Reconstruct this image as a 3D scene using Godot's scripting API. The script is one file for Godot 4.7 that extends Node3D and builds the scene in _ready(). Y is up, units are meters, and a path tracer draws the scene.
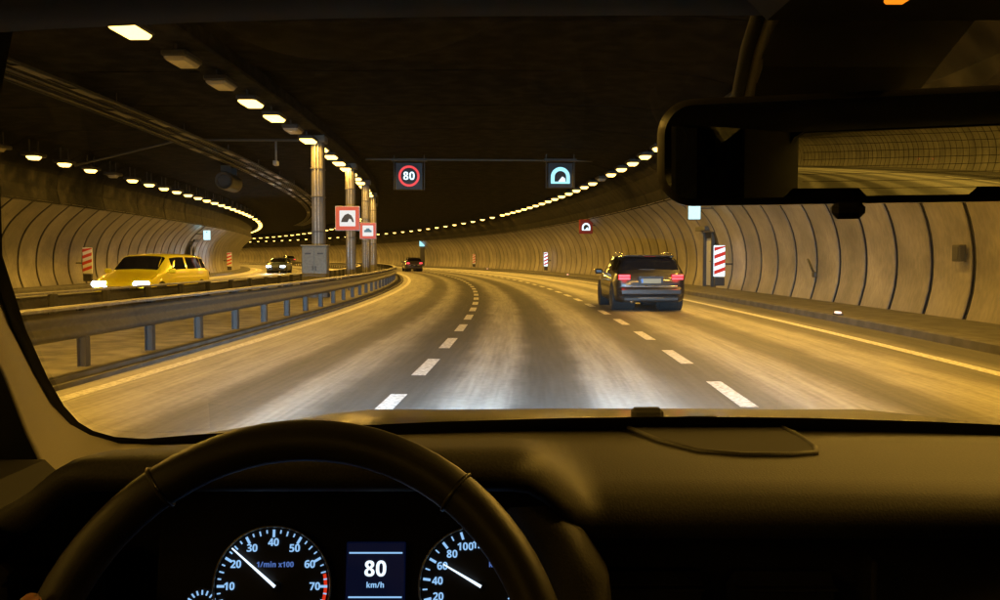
extends Node3D
# A curved road tunnel at night, seen through the windscreen of a car.
const RAD := 335.0                      # radius of the bend at the camera's own lane
const HEAD := 0.0698132                 # the road leaves the camera 4 degrees to the right
var rng := RandomNumberGenerator.new()
var M := {}
var lamp_light_col := Color(1.0, 0.76, 0.30)
var LAMP_E := 17.5

# ------------------------------------------------------------------ places on the bend
func turn_at(s: float) -> float:
	return -HEAD + s / RAD
func arc(off: float, s: float, y := 0.0) -> Vector3:
	var a := turn_at(s)
	return Vector3(-RAD * cos(HEAD) + (RAD + off) * cos(a), y, -(RAD * sin(HEAD) + (RAD + off) * sin(a)))
func near_arc(off: float, ds: float, y: float) -> Vector3:   # the same in the frame of a node set at arc(0, s)
	var a := ds / RAD
	return Vector3((RAD + off) * cos(a) - RAD, y, -(RAD + off) * sin(a))
func put(o: Node3D, off: float, s: float, y := 0.0, yaw := 0.0) -> void:
	o.position = arc(off, s, y)
	o.rotation.y = turn_at(s) + yaw

# ------------------------------------------------------------------ naming
var taken := {}
func numbered(called: String) -> String:
	taken[called] = taken.get(called, -1) + 1
	return called if taken[called] == 0 else "%s_%03d" % [called, taken[called]]
func tag(o: Node, label: String, category: String, group := "") -> void:
	o.set_meta("label", label)
	o.set_meta("category", category)
	if group: o.set_meta("group", group)
func thing(called: String, label: String, category: String, group := "") -> Node3D:
	var o := Node3D.new()
	o.name = numbered(called)
	add_child(o)
	tag(o, label, category, group)
	return o
func part(called: String, mesh: Mesh, m: Material, parent: Node) -> MeshInstance3D:
	var o := MeshInstance3D.new()
	o.name = called
	o.mesh = mesh
	o.material_override = m
	parent.add_child(o, true)
	return o
func setting(called: String, mesh: Mesh, m: Material) -> MeshInstance3D:
	var o := part(called, mesh, m, self)
	o.set_meta("kind", "structure")
	return o

# ------------------------------------------------------------------ shapes
func mb() -> SurfaceTool:
	var st := SurfaceTool.new()
	st.begin(Mesh.PRIMITIVE_TRIANGLES)
	return st
func done(st: SurfaceTool) -> ArrayMesh:
	st.generate_normals()
	return st.commit()
func tri(st: SurfaceTool, a: Vector3, b: Vector3, c: Vector3) -> void:
	st.add_vertex(a); st.add_vertex(b); st.add_vertex(c)
func quad(st: SurfaceTool, a: Vector3, b: Vector3, c: Vector3, d: Vector3) -> void:
	tri(st, a, b, c); tri(st, a, c, d)
func box(st: SurfaceTool, c: Vector3, size: Vector3, ch := 0.0, t := Transform3D()) -> void:
	st.set_smooth_group(-1)
	var h := size / 2
	ch = minf(ch, minf(h.x, minf(h.y, h.z)) * 0.9)
	if ch <= 0.0: ch = 0.0
	for ax in 3:
		for sg in [-1.0, 1.0]:
			var n := Vector3.ZERO; n[ax] = sg
			var u := Vector3.ZERO; u[(ax + 1) % 3] = 1
			var v := Vector3.ZERO; v[(ax + 2) % 3] = 1
			var hu: float = h[(ax + 1) % 3] - ch
			var hv: float = h[(ax + 2) % 3] - ch
			var o := c + n * h[ax]
			var p := [o - u * hu - v * hv, o + u * hu - v * hv, o + u * hu + v * hv, o - u * hu + v * hv]
			if sg > 0: p.reverse()
			quad(st, t * p[0], t * p[1], t * p[2], t * p[3])
	if ch <= 0.0: return
	for ax in 3:                              # chamfers along each axis
		var b1 := (ax + 1) % 3
		var b2 := (ax + 2) % 3
		for s1 in [-1.0, 1.0]:
			for s2 in [-1.0, 1.0]:
				var e1 := Vector3.ZERO; e1[b1] = s1 * h[b1]; e1[b2] = s2 * (h[b2] - ch)
				var e2 := Vector3.ZERO; e2[b1] = s1 * (h[b1] - ch); e2[b2] = s2 * h[b2]
				var d := Vector3.ZERO; d[ax] = h[ax] - ch
				var q := [c + e1 - d, c + e1 + d, c + e2 + d, c + e2 - d]
				if s1 * s2 > 0: q.reverse()
				quad(st, t * q[0], t * q[1], t * q[2], t * q[3])
	for sx in [-1.0, 1.0]:
		for sy in [-1.0, 1.0]:
			for sz in [-1.0, 1.0]:
				var q := [c + Vector3(sx * h.x, sy * (h.y - ch), sz * (h.z - ch)), c + Vector3(sx * (h.x - ch), sy * h.y, sz * (h.z - ch)), c + Vector3(sx * (h.x - ch), sy * (h.y - ch), sz * h.z)]
				if sx * sy * sz > 0: q.reverse()
				tri(st, t * q[0], t * q[1], t * q[2])
func boxm(size: Vector3, ch := 0.0, c := Vector3.ZERO) -> ArrayMesh:
	var st := mb()
	box(st, c, size, ch)
	return done(st)
func grid(st: SurfaceTool, rows: Array, smooth := true, flip := false, uvs := false) -> void:   # rows of points
	st.set_smooth_group(0 if smooth else -1)
	for i in rows.size() - 1:
		for j in rows[i].size() - 1:
			var idx := [[i, j], [i, j + 1], [i + 1, j + 1], [i + 1, j]]
			if flip: idx.reverse()
			for k in [0, 1, 2, 0, 2, 3]:
				var q: Array = idx[k]
				if uvs: st.set_uv(Vector2(float(q[1]) / (rows[i].size() - 1), float(q[0]) / (rows.size() - 1)))
				st.add_vertex(rows[q[0]][q[1]])
func tube(st: SurfaceTool, pts: Array, r, n := 10, closed := false) -> void:
	var rows := []
	var up := Vector3.UP
	var count := pts.size()
	for i in count + (1 if closed else 0):
		var p: Vector3 = pts[i % count]
		var a: Vector3 = pts[(i - 1 + count) % count] if closed or i > 0 else p
		var b: Vector3 = pts[(i + 1) % count] if closed or i < count - 1 else p
		var d := (b - a).normalized()
		if i == 0: up = d.cross(Vector3(0.31, 0.2, 0.93)).normalized()
		up = (up - d * up.dot(d)).normalized()
		var w := d.cross(up)
		var rr: float = r[i % count] if r is Array else r
		var ring := []
		for k in n + 1:
			var t := TAU * (k % n) / n
			ring.append(p + (up * cos(t) + w * sin(t)) * rr)
		rows.append(ring)
	if closed:
		rows[rows.size() - 1] = rows[0]
	else:
		var e1 := []; var e2 := []
		for k in n + 1:
			e1.append(pts[0]); e2.append(pts[count - 1])
		rows.insert(0, e1); rows.append(e2)
	grid(st, rows)
func lathe(st: SurfaceTool, prof: Array, n := 24, t := Transform3D()) -> void:    # profile of (radius, along z)
	var rows := []
	for q in prof:
		var ring := []
		for k in n + 1:
			var a := TAU * (k % n) / n
			ring.append(t * Vector3(cos(a) * q.x, sin(a) * q.x, q.y))
		rows.append(ring)
	grid(st, rows, false)
func plate(st: SurfaceTool, outline: PackedVector2Array, depth: float, t := Transform3D()) -> void:   # a flat shape in x, y with its face at z = 0 towards +z
	st.set_smooth_group(-1)
	if Geometry2D.is_polygon_clockwise(outline): outline.reverse()
	var ids := Geometry2D.triangulate_polygon(outline)
	for k in range(0, ids.size(), 3):
		var p := []
		for m in 3: p.append(Vector3(outline[ids[k + m]].x, outline[ids[k + m]].y, 0))
		if (p[1] - p[0]).cross(p[2] - p[0]).z > 0: p.reverse()
		tri(st, t * p[0], t * p[1], t * p[2])
		var b := Vector3(0, 0, -depth)
		if depth > 0: tri(st, t * (p[2] + b), t * (p[1] + b), t * (p[0] + b))
	if depth <= 0: return
	for k in outline.size():
		var a := outline[k]; var c := outline[(k + 1) % outline.size()]
		quad(st, t * Vector3(a.x, a.y, 0), t * Vector3(a.x, a.y, -depth), t * Vector3(c.x, c.y, -depth), t * Vector3(c.x, c.y, 0))
func ring_plate(st: SurfaceTool, r0: float, r1: float, a0: float, a1: float, n: int, depth: float, t := Transform3D()) -> void:
	st.set_smooth_group(-1)
	for k in n:
		var u := lerpf(a0, a1, float(k) / n); var v := lerpf(a0, a1, float(k + 1) / n)
		var p := [Vector3(cos(u) * r0, sin(u) * r0, 0), Vector3(cos(u) * r1, sin(u) * r1, 0), Vector3(cos(v) * r1, sin(v) * r1, 0), Vector3(cos(v) * r0, sin(v) * r0, 0)]
		quad(st, t * p[3], t * p[2], t * p[1], t * p[0])
		var b := Vector3(0, 0, -depth)
		quad(st, t * p[2], t * (p[2] + b), t * (p[1] + b), t * p[1])
		quad(st, t * p[0], t * (p[0] + b), t * (p[3] + b), t * p[3])
func rounded(w: float, h: float, r: float, n := 5) -> PackedVector2Array:
	var o := PackedVector2Array()
	for c in [[1, 1, 0.0], [-1, 1, PI / 2], [-1, -1, PI], [1, -1, PI * 1.5]]:
		for k in n + 1:
			var a: float = c[2] + PI / 2 * k / n
			o.append(Vector2(c[0] * (w / 2 - r) + cos(a) * r, c[1] * (h / 2 - r) + sin(a) * r))
	return o
func sweep(prof: Array, s0: float, s1: float, ds: float, smooth := false, u_scale := 1.0, v_scale := 1.0, u_zero := 0.0) -> ArrayMesh:   # profile of (off, y) carried along the bend; uv in metres times scale
	var st := mb()
	st.set_smooth_group(0 if smooth else -1)
	var n := int(ceil((s1 - s0) / ds))
	for i in n:
		var a := lerpf(s0, s1, float(i) / n); var b := lerpf(s0, s1, float(i + 1) / n)
		for j in prof.size() - 1:
			var p: Vector2 = prof[j]; var q: Vector2 = prof[j + 1]
			for v in [[p, a], [p, b], [q, b], [p, a], [q, b], [q, a]]:
				st.set_uv(Vector2((v[0].x - u_zero) * u_scale, v[1] * v_scale))
				st.add_vertex(arc(v[0].x, v[1], v[0].y))
	return done(st)
func text(words: String, size: float, depth: float, bold := true) -> TextMesh:
	var t := TextMesh.new()
	var f := SystemFont.new()
	f.font_names = PackedStringArray(["Droid Sans"])
	if bold: f.font_weight = 700
	t.font = f
	t.text = words
	t.font_size = 64
	t.pixel_size = size / 46.0             # size is about the height of a capital
	t.depth = depth
	t.curve_step = 1.0
	return t

# ------------------------------------------------------------------ materials
func lin(r: float, g: float, b: float) -> Color:
	return Color(r, g, b).linear_to_srgb()
func mat(c: Color, rough := 0.7, metal := 0.0) -> StandardMaterial3D:
	var m := StandardMaterial3D.new()
	m.albedo_color = c
	m.roughness = rough
	m.metallic = metal
	return m
func glow(c: Color, e: float) -> StandardMaterial3D:
	var m := mat(Color(0.1, 0.1, 0.1), 0.4)
	m.emission_enabled = true
	m.emission = c
	m.emission_energy_multiplier = e
	return m
func noise_tex(freq: float, lo: Color, hi: Color, seed_: int, octaves := 4, size := 512, mid := 0.5) -> NoiseTexture2D:
	var n := FastNoiseLite.new()
	n.seed = seed_
	n.frequency = freq
	n.fractal_octaves = octaves
	var t := NoiseTexture2D.new()
	t.width = size; t.height = size
	t.seamless = true
	t.noise = n
	var g := Gradient.new()
	g.set_color(0, lo); g.set_color(1, hi)
	g.set_offset(0, mid - 0.3); g.set_offset(1, mid + 0.3)
	t.color_ramp = g
	return t
func rough_mat(lo: Color, hi: Color, rough: float, scale: float, seed_: int, bump := 0.0, freq := 0.012) -> StandardMaterial3D:
	var m := mat(Color.WHITE, rough)
	m.albedo_texture = noise_tex(freq, lo, hi, seed_, 5)
	m.uv1_triplanar = true
	m.uv1_world_triplanar = true
	m.uv1_scale = Vector3.ONE * scale
	if bump > 0:
		m.heightmap_enabled = true
		m.heightmap_texture = m.albedo_texture
		m.heightmap_scale = bump
	return m
func road_texture(centre: Array, seed_: int) -> ImageTexture:
	# across: 12.4 m of carriageway; along: 31 m. Tyres have polished the wheel tracks pale; oil and rubber darken the strips between them.
	var w := 512; var h := 1024
	var n1 := FastNoiseLite.new(); n1.seed = seed_; n1.frequency = 0.06; n1.fractal_octaves = 3
	var streak := n1.get_seamless_image(w, 64); streak.resize(w, h, Image.INTERPOLATE_CUBIC)
	var n2 := FastNoiseLite.new(); n2.seed = seed_ + 1; n2.frequency = 0.25; n2.fractal_octaves = 3
	var grain := n2.get_seamless_image(w, h)
	var n3 := FastNoiseLite.new(); n3.seed = seed_ + 2; n3.frequency = 0.015; n3.fractal_octaves = 4
	var patch := n3.get_seamless_image(w, h)
	var n4 := FastNoiseLite.new(); n4.seed = seed_ + 3; n4.frequency = 0.35; n4.fractal_octaves = 2
	var fine := n4.get_seamless_image(w, 48); fine.resize(w, h, Image.INTERPOLATE_CUBIC); fine.convert(Image.FORMAT_L8)
	var e := fine.get_data()
	streak.convert(Image.FORMAT_L8); grain.convert(Image.FORMAT_L8); patch.convert(Image.FORMAT_L8)
	var a := streak.get_data(); var b := grain.get_data(); var c := patch.get_data()
	var base := []
	for x in w:
		var off := (x + 0.5) / w * 12.4
		var d := 0.0
		for q in centre: d = maxf(d, q[2] * exp(-pow(absf(off - q[0]) / q[1], 5.0)))
		base.append(d)
	var out := PackedByteArray(); out.resize(w * h * 3)
	for y in h:
		for x in w:
			var k := y * w + x
			var sk := a[k] / 255.0 - 0.5; var gr := b[k] / 255.0 - 0.5; var pa := c[k] / 255.0 - 0.5
			var xx := clampi(x + int(pa * 9.0), 0, w - 1)
			var v: float = lerpf(0.37, 0.078, clampf(base[xx] + pa * 0.14, 0.0, 1.0))
			v *= 1.0 + sk * 0.45 + gr * 0.34 + pa * 0.2 + (e[k] / 255.0 - 0.5) * 0.5
			var g8 := pow(clampf(v, 0.02, 1.0), 1.0 / 2.2) * 255.0
			out[k * 3] = int(minf(255, g8)); out[k * 3 + 1] = int(g8 * 0.985); out[k * 3 + 2] = int(g8 * 0.95)
	return ImageTexture.create_from_image(Image.create_from_data(w, h, false, Image.FORMAT_RGB8, out))
func make_materials() -> void:
	M.road = mat(Color.WHITE, 0.62)
	M.road.albedo_texture = road_texture([[2.4, 0.40, 0.85], [3.85, 0.62, 1.0], [5.52, 0.42, 1.0], [7.25, 0.58, 0.95], [9.0, 0.42, 0.85], [10.75, 0.45, 0.75], [11.9, 0.8, 1.0]], 11)
	M.road_far = mat(Color.WHITE, 0.6)
	M.road_far.albedo_texture = road_texture([[2.6, 0.5, 0.8], [4.7, 0.5, 0.8], [6.9, 0.5, 0.8], [9.0, 0.5, 0.8]], 31)
	M.line = mat(Color.WHITE, 0.55)
	M.line.albedo_texture = noise_tex(0.05, lin(0.34, 0.33, 0.31), lin(0.85, 0.84, 0.82), 5, 5, 512, 0.36)
	M.line.uv1_triplanar = true; M.line.uv1_world_triplanar = true; M.line.uv1_scale = Vector3.ONE * 0.5
	M.walk = rough_mat(lin(0.045, 0.042, 0.037), lin(0.085, 0.08, 0.07), 0.85, 0.2, 7)
	M.median = rough_mat(lin(0.10, 0.093, 0.08), lin(0.22, 0.205, 0.175), 0.9, 0.3, 8, 0.6)
	M.kerb = rough_mat(lin(0.06, 0.056, 0.05), lin(0.10, 0.094, 0.085), 0.8, 0.25, 9)
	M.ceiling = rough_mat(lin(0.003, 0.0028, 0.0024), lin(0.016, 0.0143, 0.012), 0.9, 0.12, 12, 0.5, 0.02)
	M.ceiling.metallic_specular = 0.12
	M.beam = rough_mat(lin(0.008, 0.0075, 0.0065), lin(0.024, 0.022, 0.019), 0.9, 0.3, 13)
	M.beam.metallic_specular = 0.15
	M.wall_back = mat(lin(0.04, 0.036, 0.03), 0.95)
	M.panel = []
	for k in 5:
		var f := 0.86 + 0.07 * k
		var m := mat(Color.WHITE, 0.55)
		m.albedo_texture = noise_tex(0.02, lin(0.20 * f, 0.182 * f, 0.15 * f), lin(0.265 * f, 0.241 * f, 0.198 * f), 40 + k, 5, 512, 0.45)
		m.uv1_triplanar = true; m.uv1_world_triplanar = true
		m.uv1_scale = Vector3(0.7, 0.3, 0.7)
		m.uv1_offset = Vector3(k * 0.37, k * 0.21, 0)
		m.detail_enabled = true
		m.detail_blend_mode = BaseMaterial3D.BLEND_MODE_MUL
		if k == 0: M.grime = noise_tex(0.008, lin(0.55, 0.55, 0.56), lin(1, 1, 1), 77, 5, 512, 0.5)
		m.detail_albedo = M.grime
		m.detail_uv_layer = BaseMaterial3D.DETAIL_UV_2
		m.uv2_triplanar = true; m.uv2_world_triplanar = true
		m.uv2_scale = Vector3.ONE * 0.11
		M.panel.append(m)
	M.concrete = rough_mat(lin(0.10, 0.093, 0.08), lin(0.145, 0.135, 0.116), 0.85, 0.2, 15)
	M.tray = rough_mat(lin(0.035, 0.034, 0.032), lin(0.075, 0.073, 0.069), 0.5, 0.6, 19)
	M.tray.metallic = 0.3
	M.conduit = mat(lin(0.07, 0.067, 0.06), 0.6)
	M.galv = rough_mat(lin(0.26, 0.25, 0.235), lin(0.38, 0.37, 0.35), 0.45, 1.2, 16)
	M.galv.metallic = 0.6
	M.rail_dark = rough_mat(lin(0.06, 0.056, 0.05), lin(0.10, 0.094, 0.084), 0.45, 1.0, 17)
	M.rail_dark.metallic = 0.35
	M.steel_dark = mat(lin(0.05, 0.048, 0.045), 0.6, 0.3)
	M.cabinet = rough_mat(lin(0.12, 0.11, 0.085), lin(0.155, 0.143, 0.11), 0.6, 1.5, 18)
	M.black = mat(lin(0.012, 0.012, 0.012), 0.6)
	M.black_matt = mat(lin(0.006, 0.006, 0.006), 0.9)
	M.rubber = mat(lin(0.012, 0.012, 0.012), 0.75)
	M.lamp_on = glow(Color(1.0, 0.82, 0.42), 6.0)
	M.lamp_off = mat(lin(0.35, 0.32, 0.26), 0.25)
	M.sign_white = glow(Color(0.86, 0.96, 1.0), 1.7)
	M.sign_cyan = glow(Color(0.62, 0.93, 1.0), 1.5)
	M.sign_red = glow(Color(1.0, 0.25, 0.24), 1.0)
	M.sign_face = mat(lin(0.008, 0.009, 0.011), 0.5)
	M.paint_white = mat(lin(0.78, 0.77, 0.75), 0.5)
	M.paint_red = mat(lin(0.62, 0.055, 0.025), 0.45)
	M.paint_orange = mat(lin(0.72, 0.13, 0.04), 0.45)
	M.paint_black = mat(lin(0.02, 0.02, 0.02), 0.5)
	M.paint_blue = mat(lin(0.05, 0.17, 0.45), 0.5)
	M.white_lit = glow(Color(0.96, 0.95, 0.93), 1.0)
	M.red_lit = glow(Color(0.95, 0.2, 0.14), 0.8)
	M.cable = mat(lin(0.025, 0.024, 0.022), 0.6)
	M.glass_dark = mat(lin(0.006, 0.006, 0.007), 0.06)
	M.tail_glass = mat(lin(0.13, 0.004, 0.004), 0.15)
	M.tail_on = glow(Color(1.0, 0.10, 0.14), 2.6)
	M.tail_core = glow(Color(1.0, 0.34, 0.38), 2.6)
	M.head_on = glow(Color(0.9, 0.96, 1.0), 14.0)
	M.head_warm = glow(Color(1.0, 0.97, 0.9), 8.0)
	M.chrome = mat(lin(0.55, 0.55, 0.55), 0.2, 1.0)
	M.rim = mat(lin(0.32, 0.32, 0.33), 0.35, 0.8)
	M.plate = mat(lin(0.70, 0.68, 0.6), 0.45)
func car_paint(c: Color) -> StandardMaterial3D:
	var m := mat(c, 0.38, 0.25)
	m.clearcoat_enabled = true
	m.clearcoat = 1.0
	m.clearcoat_roughness = 0.06
	return m

# ------------------------------------------------------------------ start
func _ready() -> void:
	rng.seed = 4711
	var cam := Camera3D.new()
	cam.name = "camera"
	cam.position = Vector3(0, 1.4, 0)
	cam.rotation_degrees = Vector3(-2.672, 0, 0)
	cam.fov = 36.87
	cam.near = 0.02
	cam.far = 900.0
	add_child(cam)
	cam.current = true
	var we := WorldEnvironment.new()
	we.name = "world_environment"
	var e := Environment.new()
	e.background_mode = Environment.BG_SKY
	var sky := Sky.new()
	var sm := ProceduralSkyMaterial.new()
	sm.sky_top_color = Color(0.01, 0.012, 0.02)
	sm.sky_horizon_color = Color(0.03, 0.03, 0.035)
	sm.ground_bottom_color = Color(0.01, 0.01, 0.01)
	sm.ground_horizon_color = Color(0.02, 0.02, 0.02)
	sky.sky_material = sm
	e.sky = sky
	e.background_energy_multiplier = 0.3
	e.tonemap_mode = Environment.TONE_MAPPER_LINEAR
	e.tonemap_exposure = 1.0
	e.sdfgi_enabled = true
	e.ssao_enabled = true
	e.ssil_enabled = true
	we.environment = e
	add_child(we)
	make_materials()
	build_ground()
	build_walls()
	build_ceiling()
	build_barriers()
	build_columns()
	build_lamps()
	build_signs()
	build_traffic()
	build_cabin()
	build_hand()

# ------------------------------------------------------------------ ground
func build_ground() -> void:
	setting("road", sweep([Vector2(-5.5, 0), Vector2(6.9, 0)], -165, 305, 1.5, true, 1.0 / 12.4, 1.0 / 31.0, -5.5), M.road)
	setting("opposite_road", sweep([Vector2(-19.3, 0), Vector2(-8.6, 0)], -165, 305, 1.5, true, 1.0 / 12.4, 1.0 / 31.0, -20.0), M.road_far)
	setting("median_strip", sweep([Vector2(-8.6, 0.0), Vector2(-8.6, 0.05), Vector2(-5.5, 0.05), Vector2(-5.5, 0.0)], -165, 305, 1.5), M.median)
	setting("median_kerb", sweep([Vector2(-5.50, 0.05), Vector2(-5.50, 0.075), Vector2(-5.40, 0.075), Vector2(-5.40, 0.012), Vector2(-5.26, 0.012), Vector2(-5.26, 0.05), Vector2(-5.20, 0.05), Vector2(-5.20, 0.0)], -165, 305, 1.5), M.kerb)
	setting("opposite_kerb", sweep([Vector2(-8.75, 0.0), Vector2(-8.75, 0.115), Vector2(-8.73, 0.13), Vector2(-8.52, 0.13), Vector2(-8.5, 0.115), Vector2(-8.5, 0.05)], -30, 200, 1.5), M.kerb)
	setting("walkway", sweep([Vector2(6.9, 0.15), Vector2(8.95, 0.17)], -165, 305, 1.5), M.walk)
	setting("walkway_kerb", sweep([Vector2(6.55, 0.0), Vector2(6.57, 0.13), Vector2(6.60, 0.15), Vector2(6.9, 0.15)], -165, 305, 1.5), M.kerb)
	setting("opposite_walkway", sweep([Vector2(-21.1, 0.17), Vector2(-19.6, 0.15)], -60, 190, 1.5), M.walk)
	setting("opposite_walkway_kerb", sweep([Vector2(-19.6, 0.15), Vector2(-19.28, 0.15), Vector2(-19.25, 0.13), Vector2(-19.23, 0.0)], -60, 190, 1.5), M.kerb)
	# painted lines
	setting("edge_line_median", sweep([Vector2(-4.93, 0.005), Vector2(-4.75, 0.005)], -60, 300, 1.5), M.line)
	setting("edge_line_wall", sweep([Vector2(5.34, 0.005), Vector2(5.54, 0.005)], -60, 300, 1.5), M.line)
	setting("opposite_edge_line_wall", sweep([Vector2(-18.6, 0.005), Vector2(-18.42, 0.005)], -10, 190, 1.5), M.line)
	setting("opposite_edge_line_median", sweep([Vector2(-9.5, 0.005), Vector2(-9.32, 0.005)], -10, 190, 1.5), M.line)
	var lane_a := dash_holder("lane_line_median_side")
	var lane_b := dash_holder("lane_line_wall_side")
	var lane_c := dash_holder("opposite_lane_line")
	var dm := dash_mesh(1.75, 0.17)
	for k in range(-8, 48):
		dash(lane_a, dm, -1.55, 8.25 + 3.25 * k)
		dash(lane_b, dm, 1.86, 9.35 + 3.45 * k)
	for k in 45: dash(lane_c, dm, -14.0, 20.0 + 3.6 * k)
func dash_holder(called: String) -> Node3D:
	var o := Node3D.new()
	o.name = called
	add_child(o)
	o.set_meta("kind", "structure")
	return o
func dash_mesh(l: float, w: float) -> ArrayMesh:
	var st := mb()
	st.set_smooth_group(-1)
	for k in 4:
		var z0 := -l / 2 + l * k / 4.0; var z1 := z0 + l / 4.0
		quad(st, Vector3(-w / 2, 0, z0), Vector3(w / 2, 0, z0), Vector3(w / 2, 0, z1), Vector3(-w / 2, 0, z1))
	return done(st)
func dash(holder: Node3D, m: Mesh, off: float, s: float) -> void:
	var o := part("dash", m, M.line, holder)
	put(o, off, s, 0.005)

# ------------------------------------------------------------------ walls
func wall_profile(right: bool) -> Array:
	var rough := wall_points(right)
	var out := []
	for k in rough.size() - 1:
		var a: Vector2 = rough[maxi(0, k - 1)]; var b: Vector2 = rough[k]; var c: Vector2 = rough[k + 1]; var d: Vector2 = rough[mini(rough.size() - 1, k + 2)]
		out.append(b)
		out.append(b.cubic_interpolate(c, a, d, 0.5))
	out.append(rough[rough.size() - 1])
	return out
func wall_points(right: bool) -> Array:
	if right:
		return [Vector2(8.50, 0.17), Vector2(8.64, 0.7), Vector2(8.68, 1.3), Vector2(8.62, 1.9), Vector2(8.44, 2.5), Vector2(8.10, 3.1), Vector2(7.62, 3.62), Vector2(7.12, 4.05)]
	return [Vector2(-20.35, 0.17), Vector2(-20.50, 0.65), Vector2(-20.54, 1.2), Vector2(-20.48, 1.8), Vector2(-20.30, 2.35), Vector2(-19.98, 2.85), Vector2(-19.52, 3.3), Vector2(-19.0, 3.72)]
func panel_mesh(prof: Array, w: float, gap: float, right: bool) -> ArrayMesh:
	var st := mb()
	var h := w / 2 - gap / 2
	var dir := 1.0 if right else -1.0
	var a := []; var b := []; var a2 := []; var b2 := []
	for p in prof:
		a.append(near_arc(p.x + dir * 0.014, -h, p.y)); b.append(near_arc(p.x + dir * 0.014, h, p.y))
		a2.append(near_arc(p.x + dir * 0.04, -h + 0.01, p.y)); b2.append(near_arc(p.x + dir * 0.04, h - 0.01, p.y))
	var m1 := []; var m2 := []
	for p in prof:
		m1.append(near_arc(p.x, -h + 0.05, p.y)); m2.append(near_arc(p.x, h - 0.05, p.y))
	grid(st, [m1, m2], true, right)
	st.set_smooth_group(1)
	grid(st, [a2, a, m1], false, right)
	grid(st, [m2, b, b2], false, right)
	st.set_smooth_group(-1)
	quad(st, a[a.size() - 1], b[b.size() - 1], b2[b2.size() - 1], a2[a2.size() - 1])
	return done(st)
func build_walls() -> void:
	for right in [true, false]:
		var prof := wall_profile(right)
		var w: Node3D
		if right: w = thing("tunnel_wall", "long pale panelled wall on the outside of the bend, right", "wall")
		else: w = thing("tunnel_wall", "curved panelled wall across the opposite carriageway, far left", "wall")
		var dir := 1.0 if right else -1.0
		var back := []
		for p in prof: back.append(Vector2(p.x + dir * 0.10, p.y - 0.02))
		back.insert(0, Vector2(back[0].x, 0.0))
		if not right: back.reverse()
		part("backing_wall", sweep(back, -165 if right else -60, 302 if right else 190, 1.75, false), M.wall_back, w)
		var arc_w := 1.75
		var pm := panel_mesh(prof, arc_w, 0.17, right)
		var n := 265 if right else 140
		for k in n:
			var s := (-79.0 - 49 * arc_w if right else -8.0 - 28 * arc_w) + arc_w * k
			if right and absf(s - 38.75) < 0.7: continue          # the emergency door stands here
			if not right and absf(s - 67.9) < 0.7: continue
			var o := part("panel", pm, M.panel[rng.randi_range(0, 4)], w)
			put(o, 0, s)
			o.rotation.y += rng.randf_range(-0.00002, 0.00002)
		# the door openings: a short panel above each door
		var low := []
		for p in prof:
			if p.y > 2.4: low.append(p)
		var o2 := part("panel", panel_mesh(low, arc_w, 0.17, right), M.panel[2], w)
		put(o2, 0, 38.25 if right else 67.6)

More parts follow.
